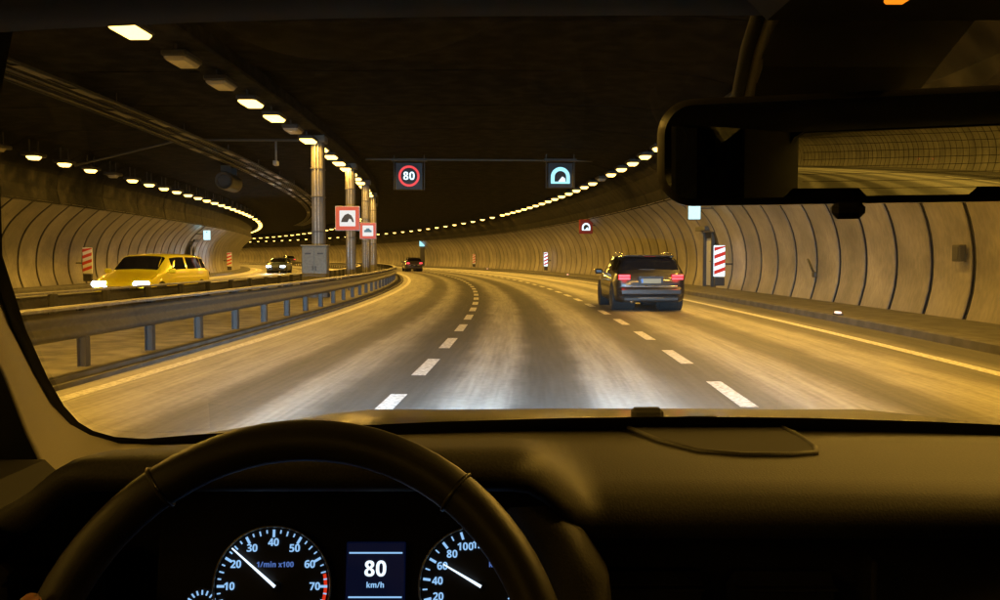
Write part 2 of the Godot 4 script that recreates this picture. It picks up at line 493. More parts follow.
func build_ceiling() -> void:
	var prof := [Vector2(-18.98, 3.66), Vector2(-19.12, 4.3), Vector2(-19.05, 4.9), Vector2(-18.7, 5.4), Vector2(-17.9, 5.85), Vector2(-16.6, 6.06), Vector2(-14, 6.12), Vector2(-12.5, 6.14), Vector2(-7.9, 6.16), Vector2(-2, 6.2), Vector2(2.6, 6.18), Vector2(4.2, 6.05), Vector2(5.5, 5.72), Vector2(6.4, 5.15), Vector2(6.95, 4.55), Vector2(7.18, 4.0)]
	var root := Node3D.new()
	root.name = "ceiling"
	add_child(root)
	root.set_meta("kind", "structure")
	var w := 5.25
	var st := mb()
	var h := w / 2 - 0.02
	var a := []; var b := []; var a2 := []; var b2 := []; var c := []; var d := []
	for p in prof:
		a.append(near_arc(p.x, -h, p.y)); b.append(near_arc(p.x, h, p.y))
		a2.append(near_arc(p.x * 1.01, -h, p.y + 0.18)); b2.append(near_arc(p.x * 1.01, h, p.y + 0.18))
		c.append(near_arc(p.x, -h + 0.03, p.y - 0.03)); d.append(near_arc(p.x, h - 0.03, p.y - 0.03))
	grid(st, [a2, a, c], false); grid(st, [c, d], false); grid(st, [d, b, b2], false)
	var slab := done(st)
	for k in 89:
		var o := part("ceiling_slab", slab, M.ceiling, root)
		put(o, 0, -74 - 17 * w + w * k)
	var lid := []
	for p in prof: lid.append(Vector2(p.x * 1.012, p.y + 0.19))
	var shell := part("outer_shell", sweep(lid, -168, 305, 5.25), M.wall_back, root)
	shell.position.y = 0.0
	# the far ends of the tunnel, round the bend
	for s in [-164.5, 301.5]:
		var o := part("end_wall", boxm(Vector3(32, 7.5, 0.3)), M.wall_back, root)
		put(o, -6, s, 3.7)
	# longitudinal beam over the median, which carries the lamps and stands on the columns
	setting("ceiling_beam", sweep([Vector2(-7.95, 6.14), Vector2(-7.95, 5.82), Vector2(-7.9, 5.78), Vector2(-6.95, 5.78), Vector2(-6.9, 5.82), Vector2(-6.9, 6.16)], -164, 300, 1.5), M.beam)
	# cable trays over the opposite carriageway
	var tr := 0
	for off in [-11.9, -12.4, -12.95]:
		var t := thing("cable_tray", ["cable tray nearest the median, hung under the dark ceiling", "middle one of the three cable trays under the dark ceiling", "cable tray nearest the far left wall, under the ceiling"][tr], "cable tray", "cable trays over the opposite carriageway")
		tr += 1
		part("side_rail", sweep([Vector2(off - 0.14, 5.87), Vector2(off - 0.14, 5.80), Vector2(off - 0.12, 5.80)], 5, 130, 1.5), M.tray, t)
		part("side_rail", sweep([Vector2(off + 0.12, 5.80), Vector2(off + 0.14, 5.80), Vector2(off + 0.14, 5.87)], 5, 130, 1.5), M.tray, t)
		for q in 3:
			part("cable", sweep([Vector2(off - 0.09 + q * 0.07, 5.84), Vector2(off - 0.07 + q * 0.07, 5.825), Vector2(off - 0.05 + q * 0.07, 5.84)], 5, 130, 1.5), M.cable, t)
		var rung := boxm(Vector3(0.24, 0.012, 1.5))
		for k in 30:
			if rng.randf() < 0.42: continue
			var o := part("cover_plate", rung, M.galv if rng.randf() < 0.28 else M.tray, t)
			put(o, off, 9.0 + k * 2.9 + tr * 0.8 + rng.randf_range(-0.2, 0.2), 5.793)
		var hm := boxm(Vector3(0.03, 0.26, 0.03))
		for k in 20:
			var o := part("hanger", hm, M.tray, t)
			put(o, off + 0.155, 8.0 + k * 6.0, 5.97)
	# a conduit that crosses under the slabs to the hung signs
	var cst := mb()
	var pts := []
	for k in 25: pts.append(arc(lerpf(-6.6, 4.6, k / 24.0), 43.2, 6.06))
	tube(cst, pts, 0.05, 8)
	tag(setting_thing("conduit", done(cst), M.conduit), "thin pale pipe crossing the ceiling behind the hung signs", "pipe")
	cst = mb()
	pts = []
	for k in 12: pts.append(arc(lerpf(-17.2, -8.2, k / 11.0), 36.0, lerpf(5.0, 6.02, minf(1.0, k / 5.0))))
	tube(cst, pts, 0.045, 8)
	tag(setting_thing("conduit", done(cst), M.conduit), "thin pipe crossing the ceiling of the opposite carriageway", "pipe")
func setting_thing(called: String, mesh: Mesh, m: Material) -> MeshInstance3D:
	return part(numbered(called), mesh, m, self)

# ------------------------------------------------------------------ guard rails, columns
func build_barriers() -> void:
	var specs := [[-5.72, 1.0, "double wave guard rail curving along the near side of the median", -60.0, 130.0], [-8.35, -1.0, "guard rail on the far side of the median, beside the opposite lanes", -6.0, 170.0]]
	for q in specs:
		var off: float = q[0]; var d: float = q[1]
		var b := thing("guard_rail", q[2], "guard rail", "median guard rails")
		var prof := []
		for v in [[-0.055, 0.44], [-0.02, 0.43], [0.03, 0.475], [0.03, 0.52], [-0.03, 0.575], [-0.03, 0.615], [0.03, 0.67], [0.03, 0.715], [-0.02, 0.76], [-0.055, 0.75]]:
			prof.append(Vector2(off + d * (v[0] + 0.05), v[1]))
		if d < 0: prof.reverse()
		part("beam", sweep(prof, q[3], q[4], 1.0, true), M.rail_dark, b)
		part("cap_rail", sweep([Vector2(off - 0.16, 0.785), Vector2(off - 0.16, 0.815), Vector2(off - 0.13, 0.825), Vector2(off + 0.02, 0.825), Vector2(off + 0.04, 0.815), Vector2(off + 0.04, 0.785)], q[3], q[4], 1.0), M.galv, b)
		var pm := mb()
		box(pm, Vector3(0, 0.41, 0), Vector3(0.09, 0.76, 0.012))
		box(pm, Vector3(-0.05, 0.41, 0), Vector3(0.012, 0.76, 0.12))
		box(pm, Vector3(0.05, 0.41, 0), Vector3(0.012, 0.76, 0.12))
		var pmesh := done(pm)
		for k in 95:
			var s: float = q[3] + 1.0 + 2.0 * k
			if s > q[4]: break
			var o := part("post", pmesh, M.steel_dark, b)
			put(o, off - d * 0.075, s, 0.0)
func build_columns() -> void:
	var names := ["thick concrete column rising behind the grey cabinet on the median", "second column along the median, behind the larger tunnel sign", "third column along the median, behind the smaller tunnel sign", "fourth column along the median, half hidden by the others", "fifth and farthest median column seen between the lamps"]
	var st := mb()
	box(st, Vector3(0, 2.78, 0), Vector3(0.42, 5.5, 0.55), 0.05)
	var shaft := done(st)
	var cable := boxm(Vector3(0.05, 5.2, 0.05), 0.01)
	var k := 0
	for s in [32.9, 42.6, 51.8, 62.0, 74.0]:
		var t := thing("median_column", names[k], "column", "median columns")
		put(t, -7.25, s)
		part("shaft", shaft, M.concrete, t)
		part("plinth", boxm(Vector3(0.62, 0.3, 0.75), 0.03, Vector3(0, 0.2, 0)), M.concrete, t)
		part("capital", boxm(Vector3(0.6, 0.25, 0.75), 0.03, Vector3(0, 5.66, 0)), M.concrete, t)
		for x in [-0.06, 0.05]:
			var c := part("cable_duct", cable, M.galv, t)
			c.position = Vector3(x, 2.9, 0.30)
		for y in [2.35, 3.6, 4.6]:
			var c := part("clamp_band", boxm(Vector3(0.45, 0.05, 0.66), 0.01), M.steel_dark, t)
			c.position = Vector3(0, y, 0)
		k += 1
	var cab := thing("switch_cabinet", "grey metal switch cabinet standing at the foot of the first column", "cabinet")
	put(cab, -7.1, 31.3)
	part("body", boxm(Vector3(0.86, 1.6, 0.5), 0.02, Vector3(0, 1.0, 0)), M.cabinet, cab)
	part("plinth", boxm(Vector3(0.9, 0.16, 0.54), 0.01, Vector3(0, 0.12, 0)), M.concrete, cab)
	part("top_cover", boxm(Vector3(0.94, 0.05, 0.58), 0.015, Vector3(0, 1.825, 0)), M.cabinet, cab)
	for x in [-0.21, 0.21]:
		var dr := part("door", boxm(Vector3(0.40, 1.46, 0.02), 0.006, Vector3(x, 1.0, 0.262)), M.cabinet, cab)
		part("handle", boxm(Vector3(0.03, 0.16, 0.03), 0.006, Vector3(x * 0.25, 1.05, 0.285)), M.steel_dark, dr)
		part("vent_slot", boxm(Vector3(0.2, 0.05, 0.01), 0.003, Vector3(x, 1.55, 0.275)), M.steel_dark, dr)

# ------------------------------------------------------------------ lamps
const ORDINAL := ["first", "second", "third", "fourth", "fifth", "sixth", "seventh", "eighth", "ninth", "tenth", "eleventh", "twelfth", "thirteenth", "fourteenth", "fifteenth", "sixteenth", "seventeenth", "eighteenth"]
func build_lamps() -> void:
	var body := mb()
	box(body, Vector3(0, 0.075, 0), Vector3(0.52, 0.13, 1.02), 0.03)
	var housing := done(body)
	var lens := boxm(Vector3(0.46, 0.14, 0.92), 0.055, Vector3(0, 0.0, 0))
	var lens_small := boxm(Vector3(0.44, 0.22, 0.46), 0.09, Vector3(0, 0.0, 0))
	var rows := [
		[-7.42, 5.5, "lit yellow lamp in the row over the median columns", "lamps over the median", -96.5, 149, 0.28],
		[5.35, 5.52, "lit yellow lamp in the row along the right wall", "lamps along the right wall", -65.0, 176, 0.3],
		[-18.0, 5.16, "lit yellow lamp in the row along the far left wall", "lamps along the left wall", 2.0, 66, 0.5]]
	for q in rows:
		for k in q[5]:
			var s: float = q[4] + 2.6 * k
			var lit := true
			if q[0] == -7.42:
				var near := (s - 16.3) / 2.6
				if absf(near - round(near)) > 0.01: s = 16.3 + 2.6 * round(near)
				var i := int(round((s - 16.3) / 2.6))
				if i in [1, 2, 5, -1]: lit = false
			elif q[0] > 0:
				s = 34.0 + 2.6 * (k - 76)
				if k in [74, 81]: lit = false
			else:
				s = 37.0 + 2.7 * (k - 14)
				if k in [12, 16]: lit = false
			if s > 293: continue
			if (s > 85.0 or s < -25.0) and k % 2 == 1: continue          # farther on the lamps stand twice as far apart
			var label: String = q[2]
			var group: String = q[3]
			if not lit:
				label = label.replace("lit yellow lamp", "dark unlit lamp")
				group = "unlit " + group
			if q[0] == -7.42 and absf(s - 16.3) < 0.1: label = "largest and nearest lit lamp, at the top left corner of the view"
			var rank := -1
			if q[0] == -7.42: rank = int(round((s - 16.3) / 2.6))
			elif q[0] > 0: rank = k - 76
			else: rank = k - 14
			var state := "lit" if lit else "unlit"
			if s >= 5.0 and rank < 0: label = label.replace("in the row", "beyond the picture's edge or mirror, in the row").replace("lit yellow lamp", "lit lamp").replace("dark unlit lamp", "unlit lamp")
			if s < 5.0:
				label = label.replace("in the row", "behind the car in the row")
				group += " behind the car"
			elif rank >= 0 and rank < ORDINAL.size() and not (rank == 0 and q[0] == -7.42):
				if q[0] == -7.42: label = "%s lamp, %s in the median row counted from the top left corner" % [state, ORDINAL[rank]]
				elif q[0] > 0: label = "%s lamp, %s in the right wall row counted from the mirror" % [state, ORDINAL[rank]]
				else: label = "%s lamp, %s in the far left row counted from the picture's edge" % [state, ORDINAL[rank]]
			elif s > 40.0:
				label = label.replace("in the row", "far off in the row")
			var t := thing("tunnel_lamp", label, "lamp", group)
			put(t, q[0], s, q[1])
			var big: bool = q[0] == -7.42
			part("housing", housing, M.steel_dark, t)
			part("lamp_lens", lens if big else lens_small, M.lamp_on if lit else M.lamp_off, t)
			for z in [-0.35, 0.35]:
				part("bracket", boxm(Vector3(0.04, q[6], 0.05), 0.0, Vector3(0, 0.14 + q[6] / 2, z)), M.steel_dark, t)
			if lit:
				var l := AreaLight3D.new()
				l.name = "lamp_light"
				l.area_size = Vector2(0.44, 0.9) if big else Vector2(0.42, 0.45)
				l.area_normalize_energy = true
				l.light_color = lamp_light_col
				l.light_energy = LAMP_E * (0.8 if q[0] == -18.0 else 1.0) * (2.0 if s > 85.0 or s < -25.0 else 1.0)
				l.shadow_enabled = true
				l.set("area_range", 60.0)
				l.position = Vector3(0, -0.085 if big else -0.13, 0)
				l.rotation.x = -PI / 2
				t.add_child(l)

# ------------------------------------------------------------------ signs and wall fittings
func dome(w: float, h: float, n := 14) -> PackedVector2Array:      # upright on its base, round on top
	var o := PackedVector2Array([Vector2(-w / 2, 0), Vector2(w / 2, 0)])
	for k in n + 1:
		var a := PI * k / n
		o.append(Vector2(cos(a) * w / 2, h - w / 2 + sin(a) * w / 2))
	return o
func flat(called: String, outline: PackedVector2Array, depth: float, m: Material, parent: Node, at: Vector3) -> MeshInstance3D:
	var st := mb()
	plate(st, outline, depth)
	var o := part(called, done(st), m, parent)
	o.position = at
	return o
func tunnel_mark(parent: Node, c: Vector3, w: float, outer: Material, inner: Material, road: Material) -> void:
	if outer: flat("tunnel_symbol", dome(w, w * 0.86), 0.01, outer, parent, c + Vector3(0, -w * 0.43, 0))
	flat("tunnel_opening", dome(w * 0.62, w * 0.56), 0.01, inner, parent, c + Vector3(0, -w * 0.33, 0.012))
	flat("road_symbol", PackedVector2Array([Vector2(-0.12 * w, 0), Vector2(0.26 * w, 0), Vector2(0.24 * w, 0.17 * w), Vector2(0.10 * w, 0.27 * w)]), 0.01, road, parent, c + Vector3(0, -w * 0.33, 0.024))
func hung_sign(called: String, label: String, off: float, s: float, y: float, w: float) -> Node3D:
	var t := thing(called, label, "sign", "signs hung from the ceiling")
	put(t, off, s, y)
	part("sign_case", boxm(Vector3(w, w, 0.22), 0.03, Vector3(0, 0, -0.12)), M.sign_face, t)
	for x in [-w * 0.55, w * 0.55]:
		part("hanger", boxm(Vector3(0.05, w + (6.1 - y - w / 2), 0.05), 0.01, Vector3(x, (6.1 - y - w / 2) / 2, -0.12)), M.steel_dark, t)
	part("top_bracket", boxm(Vector3(w * 1.3, 0.12, 0.3), 0.02, Vector3(0, w / 2 + 0.12, -0.12)), M.steel_dark, t)
	return t
func area(parent: Node, at: Vector3, size: Vector2, col: Color, e: float, rot := Vector3.ZERO) -> void:
	var l := AreaLight3D.new()
	l.name = "sign_light"
	l.area_size = size
	l.area_normalize_energy = true
	l.light_color = col
	l.light_energy = e
	l.shadow_enabled = true
	l.position = at
	l.rotation = rot
	parent.add_child(l, true)
func build_signs() -> void:
	var t := hung_sign("speed_sign", "round lit 80 speed limit sign with red ring, hung from ceiling", -4.48, 41.5, 5.13, 1.25)
	var st := mb()
	ring_plate(st, 0.375, 0.48, 0, TAU, 40, 0.01)
	part("red_ring", done(st), M.sign_red, t).position.z = 0.012
	var n := part("sign_number", text("80", 0.36, 0.012), M.sign_white, t)
	n.position = Vector3(0, 0, 0.012)
	t = hung_sign("tunnel_sign", "lit white tunnel symbol sign hung from the ceiling over the right lane", 2.37, 40.8, 5.13, 1.15)
	tunnel_mark(t, Vector3(0, 0, 0.012), 0.86, M.sign_cyan, M.sign_face, M.sign_white)
	# square sign on the right wall
	t = thing("tunnel_sign", "small red framed sign with white tunnel symbol on the right wall", "sign")
	put(t, 7.0, 60.0, 3.5, 0.1)
	part("sign_frame", boxm(Vector3(0.95, 0.95, 0.12), 0.02), mat(lin(0.16, 0.012, 0.012), 0.5), t)
	part("bracket", boxm(Vector3(0.7, 0.08, 0.08), 0.01, Vector3(0.6, 0.1, -0.05)), M.steel_dark, t)
	tunnel_mark(t, Vector3(0, 0, 0.075), 0.58, M.sign_white, M.sign_face, M.sign_white)
	# the two square signs on posts along the median
	var sp := [[-6.92, 38.4, 3.07, 0.98, "larger orange bordered tunnel sign on a post beside the median"], [-6.95, 49.0, 2.86, 0.84, "smaller orange bordered sign with blue symbol behind the larger one"]]
	for k in 2:
		var q: Array = sp[k]
		t = thing("tunnel_sign", q[4], "sign", "orange bordered signs on the median")
		put(t, q[0], q[1], 0.0)
		var w: float = q[3]
		var c := Vector3(0, q[2], 0)
		var pst := mb()
		tube(pst, [Vector3(0, 0.04, -0.1), Vector3(0, q[2] + w / 2, -0.1)], 0.045, 10)
		part("post", done(pst), M.galv, t)
		part("back_plate", boxm(Vector3(w * 1.06, w * 1.06, 0.04), 0.008, c + Vector3(0, 0, -0.03)), M.galv, t)
		flat("orange_border", rounded(w, w, 0.04), 0.01, glow(Color(0.97, 0.33, 0.13), 0.75), t, c + Vector3(0, 0, 0.008))
		flat("sign_face", rounded(w * 0.68, w * 0.68, 0.03), 0.01, M.white_lit, t, c + Vector3(0, 0, 0.020))
		if k == 0:
			var hill := PackedVector2Array([Vector2(-0.27, -0.16), Vector2(-0.23, -0.02), Vector2(-0.12, 0.14), Vector2(0.02, 0.2), Vector2(0.16, 0.13), Vector2(0.24, -0.02), Vector2(0.27, -0.16), Vector2(0.2, -0.16), Vector2(0.15, -0.04), Vector2(0.07, -0.02), Vector2(0.0, -0.16)])
			flat("tunnel_symbol", hill, 0.006, M.paint_black, t, c + Vector3(0, 0, 0.030))
		else:
			var car := PackedVector2Array([Vector2(-0.2, -0.08), Vector2(-0.2, 0.03), Vector2(-0.12, 0.05), Vector2(-0.07, 0.13), Vector2(0.06, 0.13), Vector2(0.12, 0.04), Vector2(0.2, 0.02), Vector2(0.2, -0.08)])
			flat("car_symbol", car, 0.006, M.paint_blue, t, c + Vector3(0, 0, 0.030))
	# emergency exits: lit box, door
	var ex := [[6.95, 34.9, 3.24, 8.62, 38.6, true, "lit white emergency sign high on the right wall, below the mirror", "tall narrow emergency door in the right wall, beyond the lit sign"],
		[-18.9, 66.0, 3.0, -20.46, 68.3, false, "lit white emergency sign on the far left wall, above the yellow car", "dark emergency door in the far left wall"]]
	for q in ex:
		t = thing("emergency_sign", q[6], "sign", "lit emergency signs")
		put(t, q[0], q[1], q[2])
		part("sign_case", boxm(Vector3(0.52, 0.72, 0.2), 0.02, Vector3(0, 0, -0.11)), M.steel_dark, t)
		flat("sign_face", rounded(0.47, 0.67, 0.02), 0.01, glow(Color(0.78, 0.96, 1.0), 1.5), t, Vector3(0, 0, 0.012))
		var man := glow(Color(0.25, 0.62, 0.62), 0.8)
		flat("figure_symbol", PackedVector2Array([Vector2(-0.05, -0.02), Vector2(0.02, -0.02), Vector2(0.10, -0.2), Vector2(0.05, -0.22), Vector2(0.0, -0.1), Vector2(-0.08, -0.22), Vector2(-0.13, -0.19), Vector2(-0.04, -0.05), Vector2(-0.06, 0.1), Vector2(-0.13, 0.02), Vector2(-0.16, 0.05), Vector2(-0.06, 0.17), Vector2(0.06, 0.15), Vector2(0.13, 0.06), Vector2(0.10, 0.03), Vector2(0.04, 0.09)]), 0.006, man, t, Vector3(0, 0, 0.02))
		var hd := PackedVector2Array()
		for k in 10: hd.append(Vector2(cos(TAU * k / 10) * 0.045, 0.22 + sin(TAU * k / 10) * 0.045))
		flat("figure_symbol", hd, 0.006, man, t, Vector3(0, 0, 0.02))
		part("bracket", boxm(Vector3(0.6, 0.06, 0.06), 0.01, Vector3(0.5 if q[5] else -0.5, 0.1, -0.12)), M.steel_dark, t)
		area(t, Vector3(0, 0, 0.04), Vector2(0.47, 0.67), Color(0.62, 0.93, 1.0), 0.45, Vector3(0, PI, 0))
		flat("back_face", rounded(0.47, 0.67, 0.02), 0.01, M.sign_cyan, t, Vector3(0, 0, -0.212)).rotation.y = PI
		area(t, Vector3(0, 0, -0.25), Vector2(0.47, 0.67), Color(0.62, 0.93, 1.0), 0.45)
		var d := thing("emergency_door", q[7], "door", "emergency doors")
		put(d, q[3], q[4], 0.16)
		var sgn := 1.0 if q[5] else -1.0
		part("door_frame", boxm(Vector3(0.16, 2.5, 0.1), 0.01, Vector3(sgn * -0.05, 1.25, -0.62)), M.steel_dark, d)
		part("door_frame", boxm(Vector3(0.16, 2.5, 0.1), 0.01, Vector3(sgn * -0.05, 1.25, 0.62)), M.steel_dark, d)
		part("lintel", boxm(Vector3(0.5, 0.18, 1.5), 0.01, Vector3(sgn * -0.2, 2.5, 0)), M.steel_dark, d)
		var leaf := part("door_leaf", boxm(Vector3(0.06, 2.36, 1.12), 0.01, Vector3(sgn * 0.03, 1.2, 0)), mat(lin(0.34, 0.36, 0.37), 0.4), d)
		part("handle", boxm(Vector3(0.05, 0.05, 0.3), 0.01, Vector3(sgn * -0.03, 1.1, 0.3)), M.steel_dark, leaf)
	# red and white marker boards
	var mk := [[8.15, 35.6, true, "lit red and white marker board on the right wall, nearest of them", 0.46], [8.2, 80.0, true, "small red and white marker board midway along the right wall", 0.36], [8.2, 113.5, true, "smallest red and white marker board far along the right wall", 0.36],
		[-19.95, 44.4, false, "red and white striped marker board on left wall by yellow car", 0.46], [-20.0, 86.5, false, "red and white striped marker board at the edge of the left wall", 0.42]]
	for q in mk:
		t = thing("marker_board", q[3], "marker board", "striped marker boards")
		put(t, q[0], q[1], 0.16, 0.12 if q[2] else -0.1)
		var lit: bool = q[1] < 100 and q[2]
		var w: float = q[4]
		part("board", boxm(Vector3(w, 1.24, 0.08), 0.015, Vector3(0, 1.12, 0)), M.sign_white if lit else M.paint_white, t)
		part("foot_box", boxm(Vector3(w * 0.9, 0.34, 0.14), 0.02, Vector3(0, 0.3, 0)), M.steel_dark, t)
		part("arm", boxm(Vector3(0.7, 0.06, 0.05), 0.01, Vector3(0.3 if q[2] else -0.3, 1.0, -0.06)), M.steel_dark, t)
		for k in 4:
			var y := 0.58 + k * 0.31
			var slope := 0.16
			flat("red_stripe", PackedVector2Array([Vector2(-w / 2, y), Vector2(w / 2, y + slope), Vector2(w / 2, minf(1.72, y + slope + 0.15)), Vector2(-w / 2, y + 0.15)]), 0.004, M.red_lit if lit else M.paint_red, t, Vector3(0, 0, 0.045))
	# a lit column far away on the right wall
	t = thing("emergency_sign", "bluish white lamp on a dark post far away at the right wall", "sign")
	put(t, 7.6, 140.0, 0.16)
	part("post", boxm(Vector3(0.7, 3.0, 0.5), 0.04, Vector3(0, 1.5, 0)), M.steel_dark, t)
	part("sign_face", boxm(Vector3(0.75, 1.3, 0.2), 0.03, Vector3(-0.1, 3.7, 0.3)), M.sign_cyan, t)
	area(t, Vector3(-0.1, 3.7, 0.45), Vector2(0.7, 1.2), Color(0.7, 0.9, 1.0), 0.8, Vector3(0, PI, 0))
	# small fittings of the right wall
	t = thing("junction_box", "small dark box fixed to the right wall near the picture's edge", "box")
	put(t, 8.55, 18.45, 1.5)
	part("case", boxm(Vector3(0.14, 0.34, 0.32), 0.015), M.steel_dark, t)
	part("lid", boxm(Vector3(0.012, 0.26, 0.24), 0.004, Vector3(-0.077, 0, 0)), M.cable, t)
	t = thing("hose_coupling", "dark pipe fitting hanging on the right wall below the mirror", "fitting")
	put(t, 8.55, 26.9, 1.05)
	st = mb()
	tube(st, [Vector3(0.05, 0.3, -0.5), Vector3(-0.02, 0.24, -0.2), Vector3(-0.03, 0.05, 0.05), Vector3(0.0, -0.12, 0.2)], 0.035, 8)
	part("hose", done(st), M.cable, t)
	part("valve", boxm(Vector3(0.1, 0.16, 0.2), 0.02, Vector3(0, -0.14, 0.22)), M.steel_dark, t)
	var rf := [[6.66, 19.9, "nearest kerb marker light, right of the dark car"], [6.66, 64.5, "middle kerb marker light along the right walkway"], [6.66, 100.0, "farthest kerb marker light along the right walkway"]]
	for q in rf:
		t = thing("kerb_marker_light", q[2], "marker light", "kerb marker lights")
		put(t, q[0], q[1], 0.15)
		part("base", boxm(Vector3(0.14, 0.03, 0.3), 0.01, Vector3(0, 0.015, 0)), M.steel_dark, t)
		part("light_lens", boxm(Vector3(0.10, 0.05, 0.2), 0.015, Vector3(0, 0.05, 0)), glow(Color(1.0, 0.8, 0.75), 2.2), t)
	# things hung from the ceiling
	t = thing("ceiling_camera", "pale camera hung on a short pole from the ceiling, right of the cable trays", "camera")
	put(t, -9.6, 37.0, 5.3)
	st = mb()
	tube(st, [Vector3(0, 0.85, 0), Vector3(0, 0, 0)], 0.04, 8)
	part("pole", done(st), M.galv, t)
	part("case", boxm(Vector3(0.18, 0.2, 0.4), 0.03, Vector3(0, -0.08, 0.05)), M.galv, t)
	t = thing("jet_fan", "dark round jet fan hung under the ceiling on the far left", "fan")
	put(t, -13.8, 47.0, 5.25)
	st = mb()
	lathe(st, [Vector2(0.0, 1.1), Vector2(0.3, 1.1), Vector2(0.32, 1.15), Vector2(0.42, 1.2), Vector2(0.45, 1.1), Vector2(0.45, -1.1), Vector2(0.42, -1.2), Vector2(0.3, -1.1), Vector2(0.0, -1.1)], 20)
	part("casing", done(st), M.steel_dark, t)
	for z in [-0.7, 0.7]:
		part("hanger", boxm(Vector3(0.5, 0.4, 0.06), 0.0, Vector3(0, 0.58, z)), M.steel_dark, t)

# ------------------------------------------------------------------ traffic
func car_grid(stations: Array) -> Array:          # each station: z, half width, underside, belt, top, half width of the glass at its foot and at the roof
	var rows := []
	for q in stations:
		var z: float = q[0]; var hw: float = q[1]; var yb: float = q[2]; var belt: float = q[3]; var top: float = q[4]
		var gb: float = q[5]; var gt: float = q[6]
		var y6 := minf(belt + 0.03, belt + (top - belt) * 0.3)
		var y7 := top - minf(0.075, (top - belt) * 0.3)
		var half := [Vector2(0, yb), Vector2(hw * 0.85, yb), Vector2(hw * 0.96, yb + 0.06), Vector2(hw * 0.99, yb + 0.2), Vector2(hw, lerpf(yb, belt, 0.62)), Vector2(hw * 0.965, belt), Vector2(gb, y6), Vector2(gt, y7), Vector2(gt * 0.8, top - 0.018), Vector2(0, top)]
		var ring := []
		for p in half: ring.append(Vector3(-p.x, p.y, z))
		for k in range(half.size() - 2, -1, -1): ring.append(Vector3(half[k].x, half[k].y, z))
		rows.append(ring)
	return rows
func at_grid(g: Array, u: float, v: float) -> Vector3:
	var i := clampi(int(u), 0, g.size() - 2); var j := clampi(int(v), 0, g[0].size() - 2)
	var a: Vector3 = g[i][j].lerp(g[i][j + 1], v - j)
	var b: Vector3 = g[i + 1][j].lerp(g[i + 1][j + 1], v - j)
	return a.lerp(b, u - i)
func patch(g: Array, u0: float, u1: float, v0: float, v1: float, off: float, nu := 6, nv := 6) -> ArrayMesh:
	var rows := []
	for i in nu + 1:
		var row := []
		for j in nv + 1:
			var u := lerpf(u0, u1, float(i) / nu); var v := lerpf(v0, v1, float(j) / nv)
			var p := at_grid(g, u, v)
			var n := (at_grid(g, u + 0.02, v) - at_grid(g, u - 0.02, v)).cross(at_grid(g, u, v + 0.02) - at_grid(g, u, v - 0.02)).normalized()
			if n.dot(p - Vector3(0, 0.75, p.z * 0.8)) < 0: n = -n
			row.append(p + n * off)
		rows.append(row)
	var st := mb()
	grid(st, rows, true)
	return done(st)
func make_wheel(r: float, w: float) -> Dictionary:
	var st := mb()
	lathe(st, [Vector2(r * 0.66, -w / 2), Vector2(r * 0.93, -w / 2), Vector2(r, -w * 0.35), Vector2(r, w * 0.35), Vector2(r * 0.93, w / 2), Vector2(r * 0.66, w / 2)], 24, Transform3D(Basis(Vector3.UP, PI / 2), Vector3.ZERO))
	var tyre := done(st)
	st = mb()
	lathe(st, [Vector2(0, w * 0.42), Vector2(r * 0.2, w * 0.44), Vector2(r * 0.22, w * 0.36), Vector2(r * 0.58, w * 0.40), Vector2(r * 0.66, w * 0.49), Vector2(r * 0.68, 0), Vector2(r * 0.66, -w * 0.49), Vector2(r * 0.5, -w * 0.3), Vector2(0, -w * 0.3)], 20, Transform3D(Basis(Vector3.UP, PI / 2), Vector3.ZERO))
	return {"tyre": tyre, "rim": done(st)}
